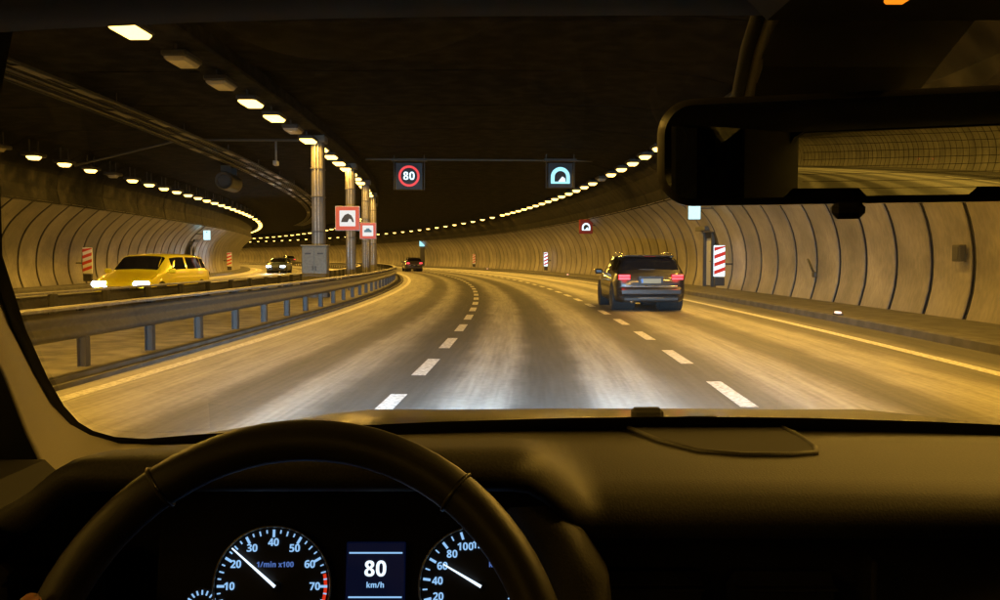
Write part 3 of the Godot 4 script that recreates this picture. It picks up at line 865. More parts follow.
func make_car(called: String, label: String, o: Dictionary) -> Node3D:
	var t := thing(called, label, o.category)
	var L: float = o.l / 2; var W: float = o.w / 2; var H: float = o.h
	var b: float = o.belt
	var n: float = o.get("nose", 0.0)          # a shorter nose where negative
	var g := car_grid([
		[-L, W * 0.55, 0.36, b * 0.60, b * 0.62, W * 0.5, W * 0.4], [-L + 0.04, W * 0.78, 0.27, b * 0.68, b * 0.72, W * 0.74, W * 0.62], [-L + 0.14, W * 0.91, 0.22, b * 0.74, b * 0.79, W * 0.86, W * 0.7], [-L + 0.4, W * 0.97, 0.2, b * 0.83, b * 0.89, W * 0.92, W * 0.76], [-L + 0.95 + n * 0.7, W, 0.2, b * 0.94, b * 1.0, W * 0.94, W * 0.78],
		[-L + 1.25 + n, W, 0.2, b * 0.97, b + 0.06, W * 0.94, W * 0.78], [-L + 1.95 + n, W, 0.2, b, H - 0.05, W * 0.94, W * 0.76], [-L + 2.5 + n, W, 0.2, b + 0.01, H, W * 0.94, W * 0.79], [L - 1.0, W, 0.2, b + 0.03, H - 0.01, W * 0.94, W * 0.79], [L - 0.38, W * 0.99, 0.22, b + 0.04, H - 0.06, W * 0.92, W * 0.76],
		[L - 0.12, W * 0.97, 0.25, b + 0.02, b + 0.10, W * 0.92, W * 0.84], [L - 0.05, W * 0.93, 0.28, b - 0.04, b + 0.02, W * 0.86, W * 0.75], [L, W * 0.84, 0.34, b - 0.24, b - 0.2, W * 0.8, W * 0.7], [L + 0.001, W * 0.1, 0.5, 0.55, 0.6, 0.05, 0.02]])
	var st := mb()
	grid(st, g, true, false)
	part("body", done(st), o.paint, t)
	part("windscreen", patch(g, 5.12, 5.94, 7.15, 10.85, 0.008, 4, 8), M.glass_dark, t)
	part("rear_window", patch(g, 9.14, 9.86, 7.2, 10.8, 0.008, 4, 8), M.glass_dark, t)
	for s in [0, 1]:
		for q in [[6.15, 7.35], [7.45, 8.5], [8.58, 9.25]]:
			var v0 := 6.12 if s == 0 else 11.08
			part("side_window", patch(g, q[0], q[1], v0, v0 + 0.8, 0.007, 4, 3), M.glass_dark, t)
		part("lower_trim", patch(g, 3.2, 10.5, 1.6 if s == 0 else 15.2, 2.8 if s == 0 else 16.4, 0.006, 12, 2), M.black, t)
	var wh := make_wheel(o.r, 0.22)
	for z in [-L + 0.86, L - 0.82]:
		for x in [-1.0, 1.0]:
			var ast := mb()
			lathe(ast, [Vector2(0, 0.5), Vector2(o.r * 1.12, 0.5), Vector2(o.r * 1.15, 0.48), Vector2(o.r * 1.15, -0.1)], 24, Transform3D(Basis(Vector3.UP, PI / 2 * x), Vector3.ZERO))
			var arch := part("wheel_arch", done(ast), M.black_matt, t)
			arch.position = Vector3(x * (W + 0.004 - 0.5), o.r + 0.03, z)
			var wn := Node3D.new()
			wn.name = "wheel"
			t.add_child(wn, true)
			wn.position = Vector3(x * (W - 0.10), o.r, z)
			part("tyre", wh.tyre, M.rubber, wn)
			part("rim", wh.rim, M.rim, wn).rotation.y = 0.0 if x > 0 else PI
	# face and tail
	for x in [-1.0, 1.0]:
		var hl := part("headlight", boxm(Vector3(0.44, 0.17, 0.24), 0.05, Vector3(x * W * 0.70, b * 0.68, -L + 0.10)), M.head_on if o.lit_front else M.glass_dark, t)
		hl.rotation.y = 0.0
		if o.lit_front:
			var sp := SpotLight3D.new()
			sp.name = "headlight_beam"
			sp.light_color = Color(0.92, 0.96, 1.0)
			sp.light_energy = o.beam
			sp.spot_angle = 32
			sp.spot_range = 90
			sp.spot_attenuation = 2.0
			sp.light_size = 0.06
			sp.shadow_enabled = true
			sp.position = Vector3(x * W * 0.70, b * 0.68, -L - 0.08)
			sp.rotation = Vector3(-0.07, 0, 0)
			t.add_child(sp, true)
		var tl := part("tail_light", boxm(Vector3(0.36, 0.17, 0.14), 0.035, Vector3(x * (W * 0.93 - 0.17), b - 0.06, L - 0.08)), M.tail_glass, t)
		if o.lit_rear:
			var cx: float = x * (W * 0.93 - 0.17); var zz: float = L + 0.0
			part("led_strip", boxm(Vector3(0.30, 0.034, 0.02), 0.006, Vector3(cx, b - 0.015, zz - 0.006)), M.tail_core, tl)
			part("led_strip", boxm(Vector3(0.30, 0.034, 0.02), 0.006, Vector3(cx, b - 0.105, zz - 0.006)), M.tail_core, tl)
			part("led_strip", boxm(Vector3(0.04, 0.06, 0.02), 0.006, Vector3(cx + x * 0.13, b - 0.06, zz - 0.006)), M.tail_on, tl)
			part("light_lens", boxm(Vector3(0.26, 0.05, 0.012), 0.004, Vector3(cx - x * 0.02, b - 0.06, zz - 0.008)), M.tail_on, tl)
			var ol := OmniLight3D.new()
			ol.name = "tail_light_glow"
			ol.light_color = Color(1.0, 0.15, 0.15)
			ol.light_energy = 0.10
			ol.light_size = 0.1
			ol.omni_range = 20
			ol.omni_attenuation = 2.0
			ol.shadow_enabled = true
			ol.position = Vector3(cx, b - 0.06, L + 0.16)
			t.add_child(ol, true)
		# door mirror
		var ms := mb()
		box(ms, Vector3(x * (W + 0.11), b + 0.06, -L + 1.62 + n), Vector3(0.22, 0.15, 0.12), 0.04)
		box(ms, Vector3(x * (W + 0.0), b + 0.02, -L + 1.62 + n), Vector3(0.12, 0.04, 0.06), 0.01)
		part("door_mirror", done(ms), o.paint, t)
	part("grille", boxm(Vector3(0.62, 0.18, 0.05), 0.02, Vector3(0, b * 0.50, -L + 0.0)), M.black, t)
	part("front_bumper", boxm(Vector3(W * 1.7, 0.16, 0.2), 0.06, Vector3(0, 0.34, -L + 0.1)), M.black, t)
	return t
func build_traffic() -> void:
	# the dark estate car ahead, in the right lane
	var suv := make_car("estate_car", "dark estate car with red tail lights ahead in the right lane", {"category": "car", "l": 4.45, "w": 1.86, "h": 1.50, "belt": 0.96, "r": 0.34, "paint": car_paint(lin(0.009, 0.008, 0.008)), "lit_front": false, "lit_rear": true})
	put(suv, 3.12, 25.7)
	var L := 2.225
	part("rear_bumper", boxm(Vector3(1.70, 0.26, 0.22), 0.08, Vector3(0, 0.52, L - 0.03)), car_paint(lin(0.012, 0.012, 0.014)), suv)
	part("rear_diffuser", boxm(Vector3(1.5, 0.16, 0.2), 0.05, Vector3(0, 0.33, L - 0.06)), M.black, suv)
	part("bumper_strip", boxm(Vector3(1.36, 0.035, 0.03), 0.01, Vector3(0, 0.66, L + 0.05)), M.chrome, suv)
	part("skid_strip", boxm(Vector3(0.7, 0.03, 0.03), 0.01, Vector3(0, 0.36, L + 0.05)), M.chrome, suv)
	var pl := part("licence_plate", boxm(Vector3(0.52, 0.12, 0.02), 0.004, Vector3(0, 0.80, L + 0.012)), glow(Color(0.80, 0.74, 0.55), 0.55), suv)
	part("plate_blue_band", boxm(Vector3(0.045, 0.11, 0.006), 0.0, Vector3(-0.235, 0.80, L + 0.026)), M.paint_blue, pl)
	part("plate_recess", boxm(Vector3(0.66, 0.2, 0.03), 0.01, Vector3(0, 0.83, L - 0.01)), M.black, suv)
	part("roof_spoiler", boxm(Vector3(1.3, 0.05, 0.3), 0.02, Vector3(0, 1.455, L - 0.38)), car_paint(lin(0.009, 0.008, 0.008)), suv)
	part("brake_light", boxm(Vector3(0.3, 0.02, 0.02), 0.004, Vector3(0, 1.44, L - 0.222)), M.tail_glass, suv)
	part("wiper", boxm(Vector3(0.42, 0.02, 0.02), 0.005, Vector3(-0.1, 1.1, L - 0.10)), M.black, suv)
	for x in [-0.66, 0.66]:
		var rs := mb()
		tube(rs, [Vector3(x, 1.42, L - 0.55), Vector3(x, 1.50, L - 0.75), Vector3(x, 1.535, L - 1.3), Vector3(x, 1.53, L - 2.0), Vector3(x, 1.46, L - 2.4)], 0.022, 8)
		part("roof_rail", done(rs), M.chrome, suv)
	var ps := mb()
	tube(ps, [Vector3(-0.5, 0.26, L - 0.15), Vector3(-0.5, 0.26, L + 0.02)], 0.045, 10)
	part("exhaust", done(ps), M.chrome, suv)
	# the yellow car coming the other way
	var yc := make_car("taxi", "yellow car with bright white headlights coming the other way, left", {"category": "car", "l": 4.5, "w": 1.80, "h": 1.54, "belt": 0.95, "nose": -0.32, "r": 0.32, "paint": car_paint(lin(0.80, 0.70, 0.015)), "lit_front": true, "lit_rear": false, "beam": 10.0})
	put(yc, -11.6, 28.4, 0.0, PI - 0.1)
	# the car farther back with bluish headlights
	var hc := make_car("hatchback", "small dark car with glaring bluish headlights beyond the yellow one", {"category": "car", "l": 4.2, "w": 1.78, "h": 1.46, "belt": 0.92, "r": 0.31, "paint": car_paint(lin(0.05, 0.07, 0.10)), "lit_front": true, "lit_rear": false, "beam": 10.0})
	put(hc, -15.6, 87.5, 0.0, PI - 0.12)
	var fc := make_car("hatchback", "dark car with red tail lights far ahead beside the median", {"category": "car", "l": 4.2, "w": 1.78, "h": 1.48, "belt": 0.93, "r": 0.31, "paint": car_paint(lin(0.03, 0.025, 0.022)), "lit_front": false, "lit_rear": true})
	put(fc, -2.3, 96.0)
	var f2 := make_car("delivery_van", "dark van with red tail lights, farthest, left of the switch cabinet", {"category": "van", "l": 4.8, "w": 1.95, "h": 1.95, "belt": 1.15, "r": 0.33, "paint": car_paint(lin(0.04, 0.03, 0.026)), "lit_front": false, "lit_rear": true})
	put(f2, 1.0, 205.0)
	var f3 := make_car("hatchback", "distant car showing red tail lights just left of the switch cabinet", {"category": "car", "l": 4.2, "w": 1.78, "h": 1.48, "belt": 0.93, "r": 0.31, "paint": car_paint(lin(0.03, 0.025, 0.022)), "lit_front": false, "lit_rear": true})
	put(f3, 1.0, 186.0)

# ------------------------------------------------------------------ the car we sit in
const MID := 0.24                        # its centre line
func screen_plane(x: float, y: float, out := 0.0) -> Vector3:     # the plane of the windscreen
	var n := Vector3(0, 0.860, -0.510)
	return Vector3(x, y, -1.2 + 1.688 * (y - 1.165)) + n * out
func sm(a: float, b: float, x: float) -> float:
	return smoothstep(a, b, x)
func hump(x: float) -> float:
	return sm(-0.44, -0.33, x) * (1.0 - sm(0.015, 0.085, x))
func build_cabin() -> void:
	var car := thing("car_interior", "dark car interior around the view: dashboard, steering wheel, mirror and windscreen frame", "car")
	car.position = Vector3(MID, 0, 0)
	var root := Vector3(-MID, 0, 0)
	var dash_mat := rough_mat(lin(0.026, 0.024, 0.021), lin(0.050, 0.046, 0.040), 0.6, 9.0, 51, 0.25, 0.07)
	var trim_mat := rough_mat(lin(0.20, 0.185, 0.16), lin(0.27, 0.25, 0.215), 0.8, 7.0, 52, 0.1, 0.2)
	var lining := mat(lin(0.03, 0.028, 0.025), 0.95)
	var dark := mat(lin(0.014, 0.013, 0.012), 0.7)
	var leather := rough_mat(lin(0.022, 0.020, 0.018), lin(0.042, 0.039, 0.035), 0.42, 14.0, 53, 0.12, 0.15)
	var paint := car_paint(lin(0.03, 0.028, 0.026))
	paint.clearcoat_roughness = 0.2
	paint.clearcoat = 0.6
	paint.albedo_color = lin(0.008, 0.0075, 0.007)
	paint.roughness = 0.5
	paint.metallic = 0.0
	var glass := mat(Color(0.92, 0.96, 0.95, 0.04), 0.0)
	glass.transparency = BaseMaterial3D.TRANSPARENCY_ALPHA
	var tint := mat(Color(0.03, 0.035, 0.03, 0.72), 0.0)
	tint.transparency = BaseMaterial3D.TRANSPARENCY_ALPHA
	# windscreen
	var left := [Vector2(-0.30, 1.545), Vector2(-0.345, 1.508), Vector2(-0.439, 1.407), Vector2(-0.487, 1.332), Vector2(-0.522, 1.265), Vector2(-0.540, 1.222), Vector2(-0.546, 1.192), Vector2(-0.540, 1.174), Vector2(-0.520, 1.161), Vector2(-0.48, 1.156), Vector2(-0.409, 1.158), Vector2(-0.25, 1.170), Vector2(-0.079, 1.182), Vector2(0.09, 1.190)]
	var border := []
	for p in left: border.append(p)
	border.append(Vector2(MID, 1.193))
	for k in range(left.size() - 1, -1, -1): border.append(Vector2(2 * MID - left[k].x, left[k].y))
	var poly := PackedVector2Array(border)
	var st := mb()
	st.set_smooth_group(-1)
	var ids := Geometry2D.triangulate_polygon(poly)
	for k in range(0, ids.size(), 3):
		tri(st, screen_plane(poly[ids[k]].x, poly[ids[k]].y), screen_plane(poly[ids[k + 1]].x, poly[ids[k + 1]].y), screen_plane(poly[ids[k + 2]].x, poly[ids[k + 2]].y))
	var rows := []
	var ws := part("windscreen", done(st), glass, car)
	ws.position = root
	# road dust that the wipers do not reach, along the top of the glass
	var film := mat(Color(0.62, 0.56, 0.48, 0.10), 0.9)
	film.transparency = BaseMaterial3D.TRANSPARENCY_ALPHA
	film.albedo_texture = noise_tex(0.03, Color(1, 1, 1, 0.35), Color(1, 1, 1, 1.0), 61, 5)
	film.uv1_triplanar = true
	film.uv1_scale = Vector3.ONE * 3.0
	rows = [[], []]
	for k in 41:
		var x := lerpf(-0.33, 0.81, k / 40.0)
		rows[0].append(screen_plane(x, 1.5445, -0.002))
		rows[1].append(screen_plane(x, 1.522 + 0.011 * sin((x + 0.45) * 7.0) - 0.012 * sm(0.0, 0.10, x), -0.002))
	st = mb(); grid(st, rows)
	part("dust_film", done(st), film, ws)
	# black seal round it
	rows = [[], [], []]
	for k in border.size():
		var p: Vector2 = border[k]
		var a: Vector2 = border[maxi(0, k - 1)]; var b: Vector2 = border[mini(border.size() - 1, k + 1)]
		var n := (b - a).orthogonal().normalized()
		if n.dot(p - Vector2(MID, 1.36)) < 0: n = -n
		var bottom := sm(1.26, 1.16, p.y)
		var wide := lerpf(0.010, 0.028, bottom * sm(0.68, 0.25, absf(p.x - MID)))
		var inw := 0.002 + 0.010 * bottom * sm(0.75, 0.6, absf(p.x - MID))
		rows[0].append(screen_plane(p.x - n.x * inw, p.y - n.y * inw, -0.004))
		rows[1].append(screen_plane(p.x + n.x * wide * 0.5, p.y + n.y * wide * 0.5, -0.010))
		rows[2].append(screen_plane(p.x + n.x * wide, p.y + n.y * wide, -0.004))
	st = mb()
	grid(st, rows)
	part("seal", done(st), M.black_matt, ws)
	# bonnet, wings, wheels below: what carries the cabin
	rows = []
	for q in [[-1.20, 1.115], [-1.30, 1.128], [-1.45, 1.138], [-1.62, 1.132], [-1.85, 1.105], [-2.1, 1.055], [-2.35, 0.97], [-2.5, 0.85], [-2.56, 0.62], [-2.55, 0.35]]:
		var row := []
		for k in 21:
			var x := lerpf(-0.84, 0.84, k / 20.0)
			var e := absf(x) / 0.84
			row.append(Vector3(MID + x * (1.0 - 0.1 * sm(-2.2, -2.56, q[0])), q[1] - 0.016 - 0.05 * pow(e, 3.0) + 0.012 * exp(-pow((e - 0.62) / 0.14, 2.0)) * sm(-2.4, -1.6, q[0]), q[0] + 0.18 * pow(e, 2.6) * sm(-2.0, -2.5, q[0])))
		rows.append(row)
	st = mb()
	grid(st, rows)
	part("bonnet", done(st), paint, car).position = root
	for x in [-1.0, 1.0]:
		var wing := part("side_panel", boxm(Vector3(0.06, 0.72, 3.2), 0.02, Vector3(x * 0.87, 0.70, 0.2)), paint, car)
		wing.position = Vector3.ZERO
		part("front_wing", boxm(Vector3(0.06, 0.5, 1.1), 0.02, Vector3(x * 0.82, 0.70, -1.85)), paint, car)
		var wh := make_wheel(0.33, 0.22)
		for z in [-1.62, 1.15]:
			var wn := Node3D.new()
			wn.name = "wheel"
			car.add_child(wn, true)
			wn.position = Vector3(x * 0.79, 0.33, z)
			part("tyre", wh.tyre, M.rubber, wn)
			part("rim", wh.rim, M.rim, wn)
		part("headlight", boxm(Vector3(0.3, 0.12, 0.06), 0.02, Vector3(x * 0.6, 0.68, -2.575)), M.head_warm, car)
		var sp := SpotLight3D.new()
		sp.name = "headlight_beam"
		sp.light_color = Color(0.66, 0.85, 1.0)
		sp.light_energy = 400.0
		sp.spot_angle = 33
		sp.spot_angle_attenuation = 1.0
		sp.spot_range = 90
		sp.spot_attenuation = 2.0
		sp.light_size = 0.02
		sp.shadow_enabled = true
		sp.position = Vector3(x * 0.6, 0.68, -2.64)
		sp.rotation = Vector3(-0.10, 0, 0)
		car.add_child(sp, true)
		part("headlight_shield", boxm(Vector3(0.34, 0.006, 0.17), 0.0, Vector3(x * 0.6, 0.703, -2.69)), M.black_matt, car)      # cuts the beam off above the road
	part("floor_pan", boxm(Vector3(1.7, 0.06, 3.6), 0.0, Vector3(0, 0.30, 0.3)), dark, car)
	# roof, pillars, doors
	st = mb()
	box(st, Vector3(MID, 1.60, 0.80), Vector3(1.44, 0.10, 2.70), 0.03)
	part("roof_lining", done(st), lining, car).position = root
	# windscreen header
	rows = []
	for q in [[1.552, -0.565], [1.546, -0.55], [1.5455, -0.50], [1.553, -0.40]]:
		var row := []
		for k in 17:
			var x := lerpf(-0.68, 0.68, k / 16.0)
			row.append(Vector3(MID + x, q[0] - 0.03 * pow(absf(x) / 0.68, 3.0), q[1] + 0.03 * pow(absf(x) / 0.68, 2.0)))
		rows.append(row)
	st = mb(); grid(st, rows)
	part("header_trim", done(st), lining, car).position = root
	for sgn in [-1.0, 1.0]:
		var A := [Vector3(-0.30, 1.552, -0.545), Vector3(-0.355, 1.513, -0.612), Vector3(-0.449, 1.410, -0.784), Vector3(-0.498, 1.334, -0.914), Vector3(-0.533, 1.266, -1.03), Vector3(-0.552, 1.222, -1.104), Vector3(-0.557, 1.187, -1.163), Vector3(-0.549, 1.166, -1.199), Vector3(-0.524, 1.149, -1.227), Vector3(-0.48, 1.145, -1.234), Vector3(-0.40, 1.147, -1.23)]
		var B := [Vector3(-0.34, 1.56, -0.48), Vector3(-0.40, 1.49, -0.60), Vector3(-0.445, 1.405, -0.72), Vector3(-0.462, 1.335, -0.80), Vector3(-0.474, 1.285, -0.855), Vector3(-0.490, 1.22, -0.92), Vector3(-0.490, 1.172, -0.955), Vector3(-0.475, 1.150, -0.97), Vector3(-0.445, 1.143, -1.00), Vector3(-0.42, 1.146, -1.05), Vector3(-0.39, 1.15, -1.12)]
		rows = []
		for k in A.size():
			var row := []
			var away: Vector3 = (A[k] - Vector3(0, 1.4, 0)).normalized()
			for m in 9:
				var f := m / 8.0
				row.append(A[k].lerp(B[k], f) - away * 0.022 * sin(PI * minf(1.0, f * 1.05)))
			row.append(B[k] + away * 0.03)
			rows.append(row)
		if sgn > 0:
			for row in rows:
				for m in row.size(): row[m] = Vector3(2 * MID - row[m].x, row[m].y, row[m].z)
		st = mb(); grid(st, rows, true, sgn > 0)
		part("windscreen_pillar", done(st), trim_mat, car).position = root
		var shade := []
		for k in A.size():
			var away := (B[k] as Vector3 - Vector3(0, 1.4, 0)).normalized()
			var b0: Vector3 = B[k] + away * 0.028
			var b1 := b0 + Vector3(-0.16, -0.02, 0.02)
			shade.append([Vector3(2 * MID - b0.x if sgn > 0 else b0.x, b0.y, b0.z), Vector3(2 * MID - b1.x if sgn > 0 else b1.x, b1.y, b1.z)])
		st = mb(); grid(st, shade, true, sgn > 0)
		part("pillar_gap_seal", done(st), M.black_matt, car).position = root
		# door below the side window, window, rear pillars
		part("door_panel", boxm(Vector3(0.12, 0.82, 2.9), 0.03, Vector3(sgn * 0.78, 0.74, 0.35)), M.black_matt, car)
		part("door_sill_trim", boxm(Vector3(0.14, 0.05, 1.6), 0.02, Vector3(sgn * 0.765, 1.165, -0.15)), dark, car)
		part("mirror_corner_trim", boxm(Vector3(0.03, 0.10, 0.12), 0.02, Vector3(sgn * 0.705, 1.065, -0.87)), trim_mat, car)
		st = mb(); grid(st, [[Vector3(sgn * 0.83, 1.15, -0.9), Vector3(sgn * 0.83, 1.15, 1.9)], [Vector3(sgn * 0.62, 1.56, -0.45), Vector3(sgn * 0.62, 1.56, 1.9)]], false)
		part("side_window", done(st), tint, car)
		for z in [0.35, 1.25]:
			part("door_pillar", boxm(Vector3(0.10, 0.46, 0.12), 0.02, Vector3(sgn * 0.73, 1.36, z)), dark, car)
		part("rear_pillar", boxm(Vector3(0.2, 0.52, 0.75), 0.03, Vector3(sgn * 0.72, 1.36, 1.72)), dark, car)
	# tail end with its window
	var tail := boxm(Vector3(1.7, 1.0, 0.1), 0.02, Vector3(0, 0.82, 2.08))
	part("tailgate", tail, dark, car)
	part("tailgate_frame", boxm(Vector3(1.3, 0.06, 0.12), 0.02, Vector3(0, 1.575, 2.0)), dark, car)
	var rw := rounded(1.26, 0.26, 0.05)
	var rwm := flat("rear_window", rw, 0.0, glass, car, Vector3(0, 1.43, 2.05))
	st = mb()
	for k in 9: box(st, Vector3(0, -0.1 + k * 0.025, -0.004), Vector3(1.2, 0.0015, 0.001))
	part("heater_wires", done(st), M.cable, rwm)
	for sgn in [-1.0, 1.0]:
		var cst := mb()
		plate(cst, PackedVector2Array([Vector2(0, 0), Vector2(0, 0.30), Vector2(sgn * -0.10, 0.30), Vector2(sgn * -0.05, 0.27), Vector2(sgn * -0.025, 0.22), Vector2(sgn * -0.012, 0.1)]), 0.06)
		var cp := part("window_corner", done(cst), dark, car)
		cp.position = Vector3(sgn * 0.66, 1.26, 2.0)
	var seat := part("rear_seat", boxm(Vector3(1.4, 0.66, 0.18), 0.06, Vector3(0, 0.88, 1.45)), dark, car)
	for x in [-0.42, 0.06, 0.50]:
		part("headrest", boxm(Vector3(0.27, 0.20, 0.10), 0.05, Vector3(x, 1.275, 1.5)), dark, seat)
	part("passenger_seat", boxm(Vector3(0.5, 0.75, 0.18), 0.07, Vector3(0.37, 0.80, 0.42)), dark, car)
	# dashboard
	rows = []
	for k in 120:
		var x := lerpf(-0.62, 1.08, k / 119.0)
		var h := hump(x)
		var e := absf(x - MID) / 0.85
		var yb := 1.176 - 0.028 * e * e
		var bow := 0.05 * e * e
		var drop := 0.13 * sm(-0.42, -0.56, x)
		var row := [Vector3(x, yb - 0.03, -1.205 + bow), Vector3(x, yb, -1.17 + bow), Vector3(x, 1.186 - 0.02 * e * e + 0.004 * h - drop, -1.05 + bow * 0.6), Vector3(x, 1.193 - 0.016 * e * e + 0.020 * h - drop, -0.93), Vector3(x, 1.195 - 0.01 * e * e + 0.044 * h - drop, -0.83 + 0.06 * h), Vector3(x, 1.192 - 0.01 * e * e + 0.052 * h - drop, -0.79 + 0.065 * h), Vector3(x, 1.186 + 0.052 * h - drop, -0.777 + 0.067 * h), Vector3(x, 1.176 + 0.052 * h - drop, -0.771 + 0.068 * h), Vector3(x, 1.163 + 0.055 * h - drop, -0.772 + 0.066 * h), Vector3(x, 1.152 + 0.058 * h - drop, -0.785 + 0.06 * h)]
		rows.append(row)
	st = mb(); grid(st, rows, true, true)
	var dbd := part("dashboard", done(st), dash_mat, car)
	dbd.position = root
	rows = []
	for k in 120:
		var x := lerpf(-0.62, 1.08, k / 119.0)
		var h := hump(x)
		rows.append([Vector3(x, 1.152 + 0.058 * h, -0.785 + 0.06 * h), Vector3(x, 1.142 + 0.053 * h, -0.83 - 0.03 * h), Vector3(x, 1.05, -0.835 - 0.02 * h), Vector3(x, 0.95, -0.80), Vector3(x, 0.7, -0.78), Vector3(x, 0.4, -0.85)])
	st = mb(); grid(st, rows, true, true)
	part("lower_dashboard", done(st), dark, car).position = root
	# speaker grille let into the dashboard top, with its raised lip
	var gp := [Vector3(0.165, 0, -1.145), Vector3(0.185, 0, -1.03), Vector3(0.215, 0, -0.955), Vector3(0.255, 0, -0.932), Vector3(0.305, 0, -0.932), Vector3(0.335, 0, -0.945), Vector3(0.348, 0, -0.985), Vector3(0.358, 0, -1.06), Vector3(0.362, 0, -1.145)]
	var lip := []
	var base2 := PackedVector2Array()
	for p in gp:
		var y := 1.1925 - (absf(p.z) - 0.93) * 0.055
		lip.append(Vector3(p.x, y + 0.002, p.z))
		base2.append(Vector2(p.x, -p.z))
	st = mb(); st.set_smooth_group(-1)
	ids = Geometry2D.triangulate_polygon(base2)
	for k in range(0, ids.size(), 3):
		var q := []
		for m in 3:
			var p: Vector3 = lip[ids[k + m]]
			q.append(p + Vector3(0, 0.0005, 0))
		tri(st, q[0], q[1], q[2])
	part("speaker_grille", done(st), mat(lin(0.016, 0.015, 0.0135), 0.85), dbd)
	st = mb(); tube(st, lip, 0.0032, 8)
	part("grille_lip", done(st), dash_mat, dbd)
	st = mb(); box(st, Vector3(0.262, 1.190, -1.155), Vector3(0.04, 0.012, 0.012), 0.003)
	part("sun_sensor", done(st), dark, dbd)
	st = mb(); box(st, Vector3(0.195, 1.192, -1.185), Vector3(0.042, 0.02, 0.02), 0.005)
	part("sensor_housing", done(st), dark, dbd)
	# centre air vents and the passenger side
	for x in [0.14, 0.26]:
		var v := part("air_vent", boxm(Vector3(0.105, 0.075, 0.02), 0.012, Vector3(x, 1.075, -0.815)), M.black, car)
		v.position = root
		for k in 4: part("slat", boxm(Vector3(0.09, 0.003, 0.016), 0.001, Vector3(x, 1.05 + k * 0.017, -0.803)), dark, v)
	var sv := part("air_vent", boxm(Vector3(0.09, 0.075, 0.02), 0.012, Vector3(-0.40, 1.085, -0.80)), M.black, car)
	sv.position = root
	for k in 4: part("slat", boxm(Vector3(0.08, 0.003, 0.016), 0.001, Vector3(-0.40, 1.06 + k * 0.017, -0.788)), dark, sv)
	for x in [0.075, 0.335, 0.56]: part("console_trim", boxm(Vector3(0.006, 0.26, 0.02), 0.002, Vector3(x, 1.0, -0.80)), leather, car).position = root
	# flank of the binnacle, running down to the centre console
	rows = []
	for q in [[0.044, 1.190, -0.752], [0.064, 1.165, -0.742], [0.085, 1.13, -0.735], [0.092, 1.07, -0.74], [0.096, 0.98, -0.745], [0.098, 0.85, -0.75]]:
		rows.append([Vector3(q[0] - 0.06, q[1] - 0.03, q[2] - 0.04), Vector3(q[0] - 0.035, q[1] - 0.004, q[2] - 0.012), Vector3(q[0] - 0.015, q[1], q[2]), Vector3(q[0], q[1], q[2] - 0.004), Vector3(q[0] + 0.008, q[1], q[2] - 0.02), Vector3(q[0] + 0.01, q[1], q[2] - 0.09)])
	st = mb(); grid(st, rows, true, true)
	part("binnacle_flank", done(st), dash_mat, car).position = root
	build_instruments(car, root)
	build_wheel(car, root, leather)
	# rear-view mirror with its mount, overhead console
	st = mb()
	rows = []
	for q in [[1.56, -0.545, 0.064], [1.53, -0.62, 0.064], [1.495, -0.67, 0.052]]:
		var ring := []
		for p in [[-1, 0.04], [-0.96, 0.0], [0.96, 0.0], [1, 0.04]]: ring.append(Vector3(0.237 + p[0] * q[2], q[0], q[1] - p[1]))
		rows.append(ring)
	grid(st, rows, false)
	part("mirror_mount", done(st), M.black_matt, car).position = root
	for q in [[0.1705, 0.009, trim_mat], [0.162, 0.008, M.black_matt]]:
		st = mb()
		tube(st, [Vector3(q[0], 1.565, -0.55), Vector3(q[0] + 0.004, 1.54, -0.61), Vector3(q[0] + 0.012, 1.50, -0.68)], q[1] * 0.6, 8)
		part("mount_edge", done(st), q[2], car).position = root
	st = mb(); box(st, Vector3(0.247, 1.56, -0.36), Vector3(0.232, 0.066, 0.28), 0.012)
	var oc := part("overhead_console", done(st), dark, car)
	oc.position = root
	part("console_light", boxm(Vector3(0.010, 0.003, 0.010), 0.001, Vector3(0.193, 1.5255, -0.443)), glow(Color(1.0, 0.55, 0.1), 1.2), oc)
	var n := Vector3(-0.262, -0.053, 0.962).normalized()
	var bx := Basis(Vector3.UP.cross(n).normalized(), n.cross(Vector3.UP.cross(n).normalized()), n)
	var mt := Node3D.new()
	mt.name = "rearview_mirror"
	car.add_child(mt)
	mt.transform = Transform3D(bx, Vector3(0.236, 1.473, -0.60) + root)
	var hous := mb()
	var o1 := rounded(0.262, 0.074, 0.024, 8)
	var o2 := rounded(0.250, 0.064, 0.02, 8)
	var r1 := []; var r2 := []; var r3 := []; var r0 := []
	for k in o1.size() + 1:
		var a := o1[k % o1.size()]; var b := o2[k % o1.size()]
		r0.append(Vector3(b.x * 0.8, b.y * 0.7, -0.04)); r1.append(Vector3(a.x, a.y, -0.012)); r2.append(Vector3(a.x * 0.995, a.y * 0.985, 0.001)); r3.append(Vector3(b.x, b.y, 0.004))
	grid(hous, [r0, r1, r2, r3])
	part("housing", done(hous), mat(lin(0.03, 0.028, 0.025), 0.35), mt)
	flat("mirror_glass", o2, 0.002, mat(Color(0.62, 0.64, 0.62), 0.0, 1.0), mt, Vector3(0, 0, 0.0042))
	var tg := part("dimming_lever", boxm(Vector3(0.021, 0.012, 0.02), 0.004, Vector3(-0.004, -0.041, -0.004)), dark, mt)
	tg.position = Vector3.ZERO
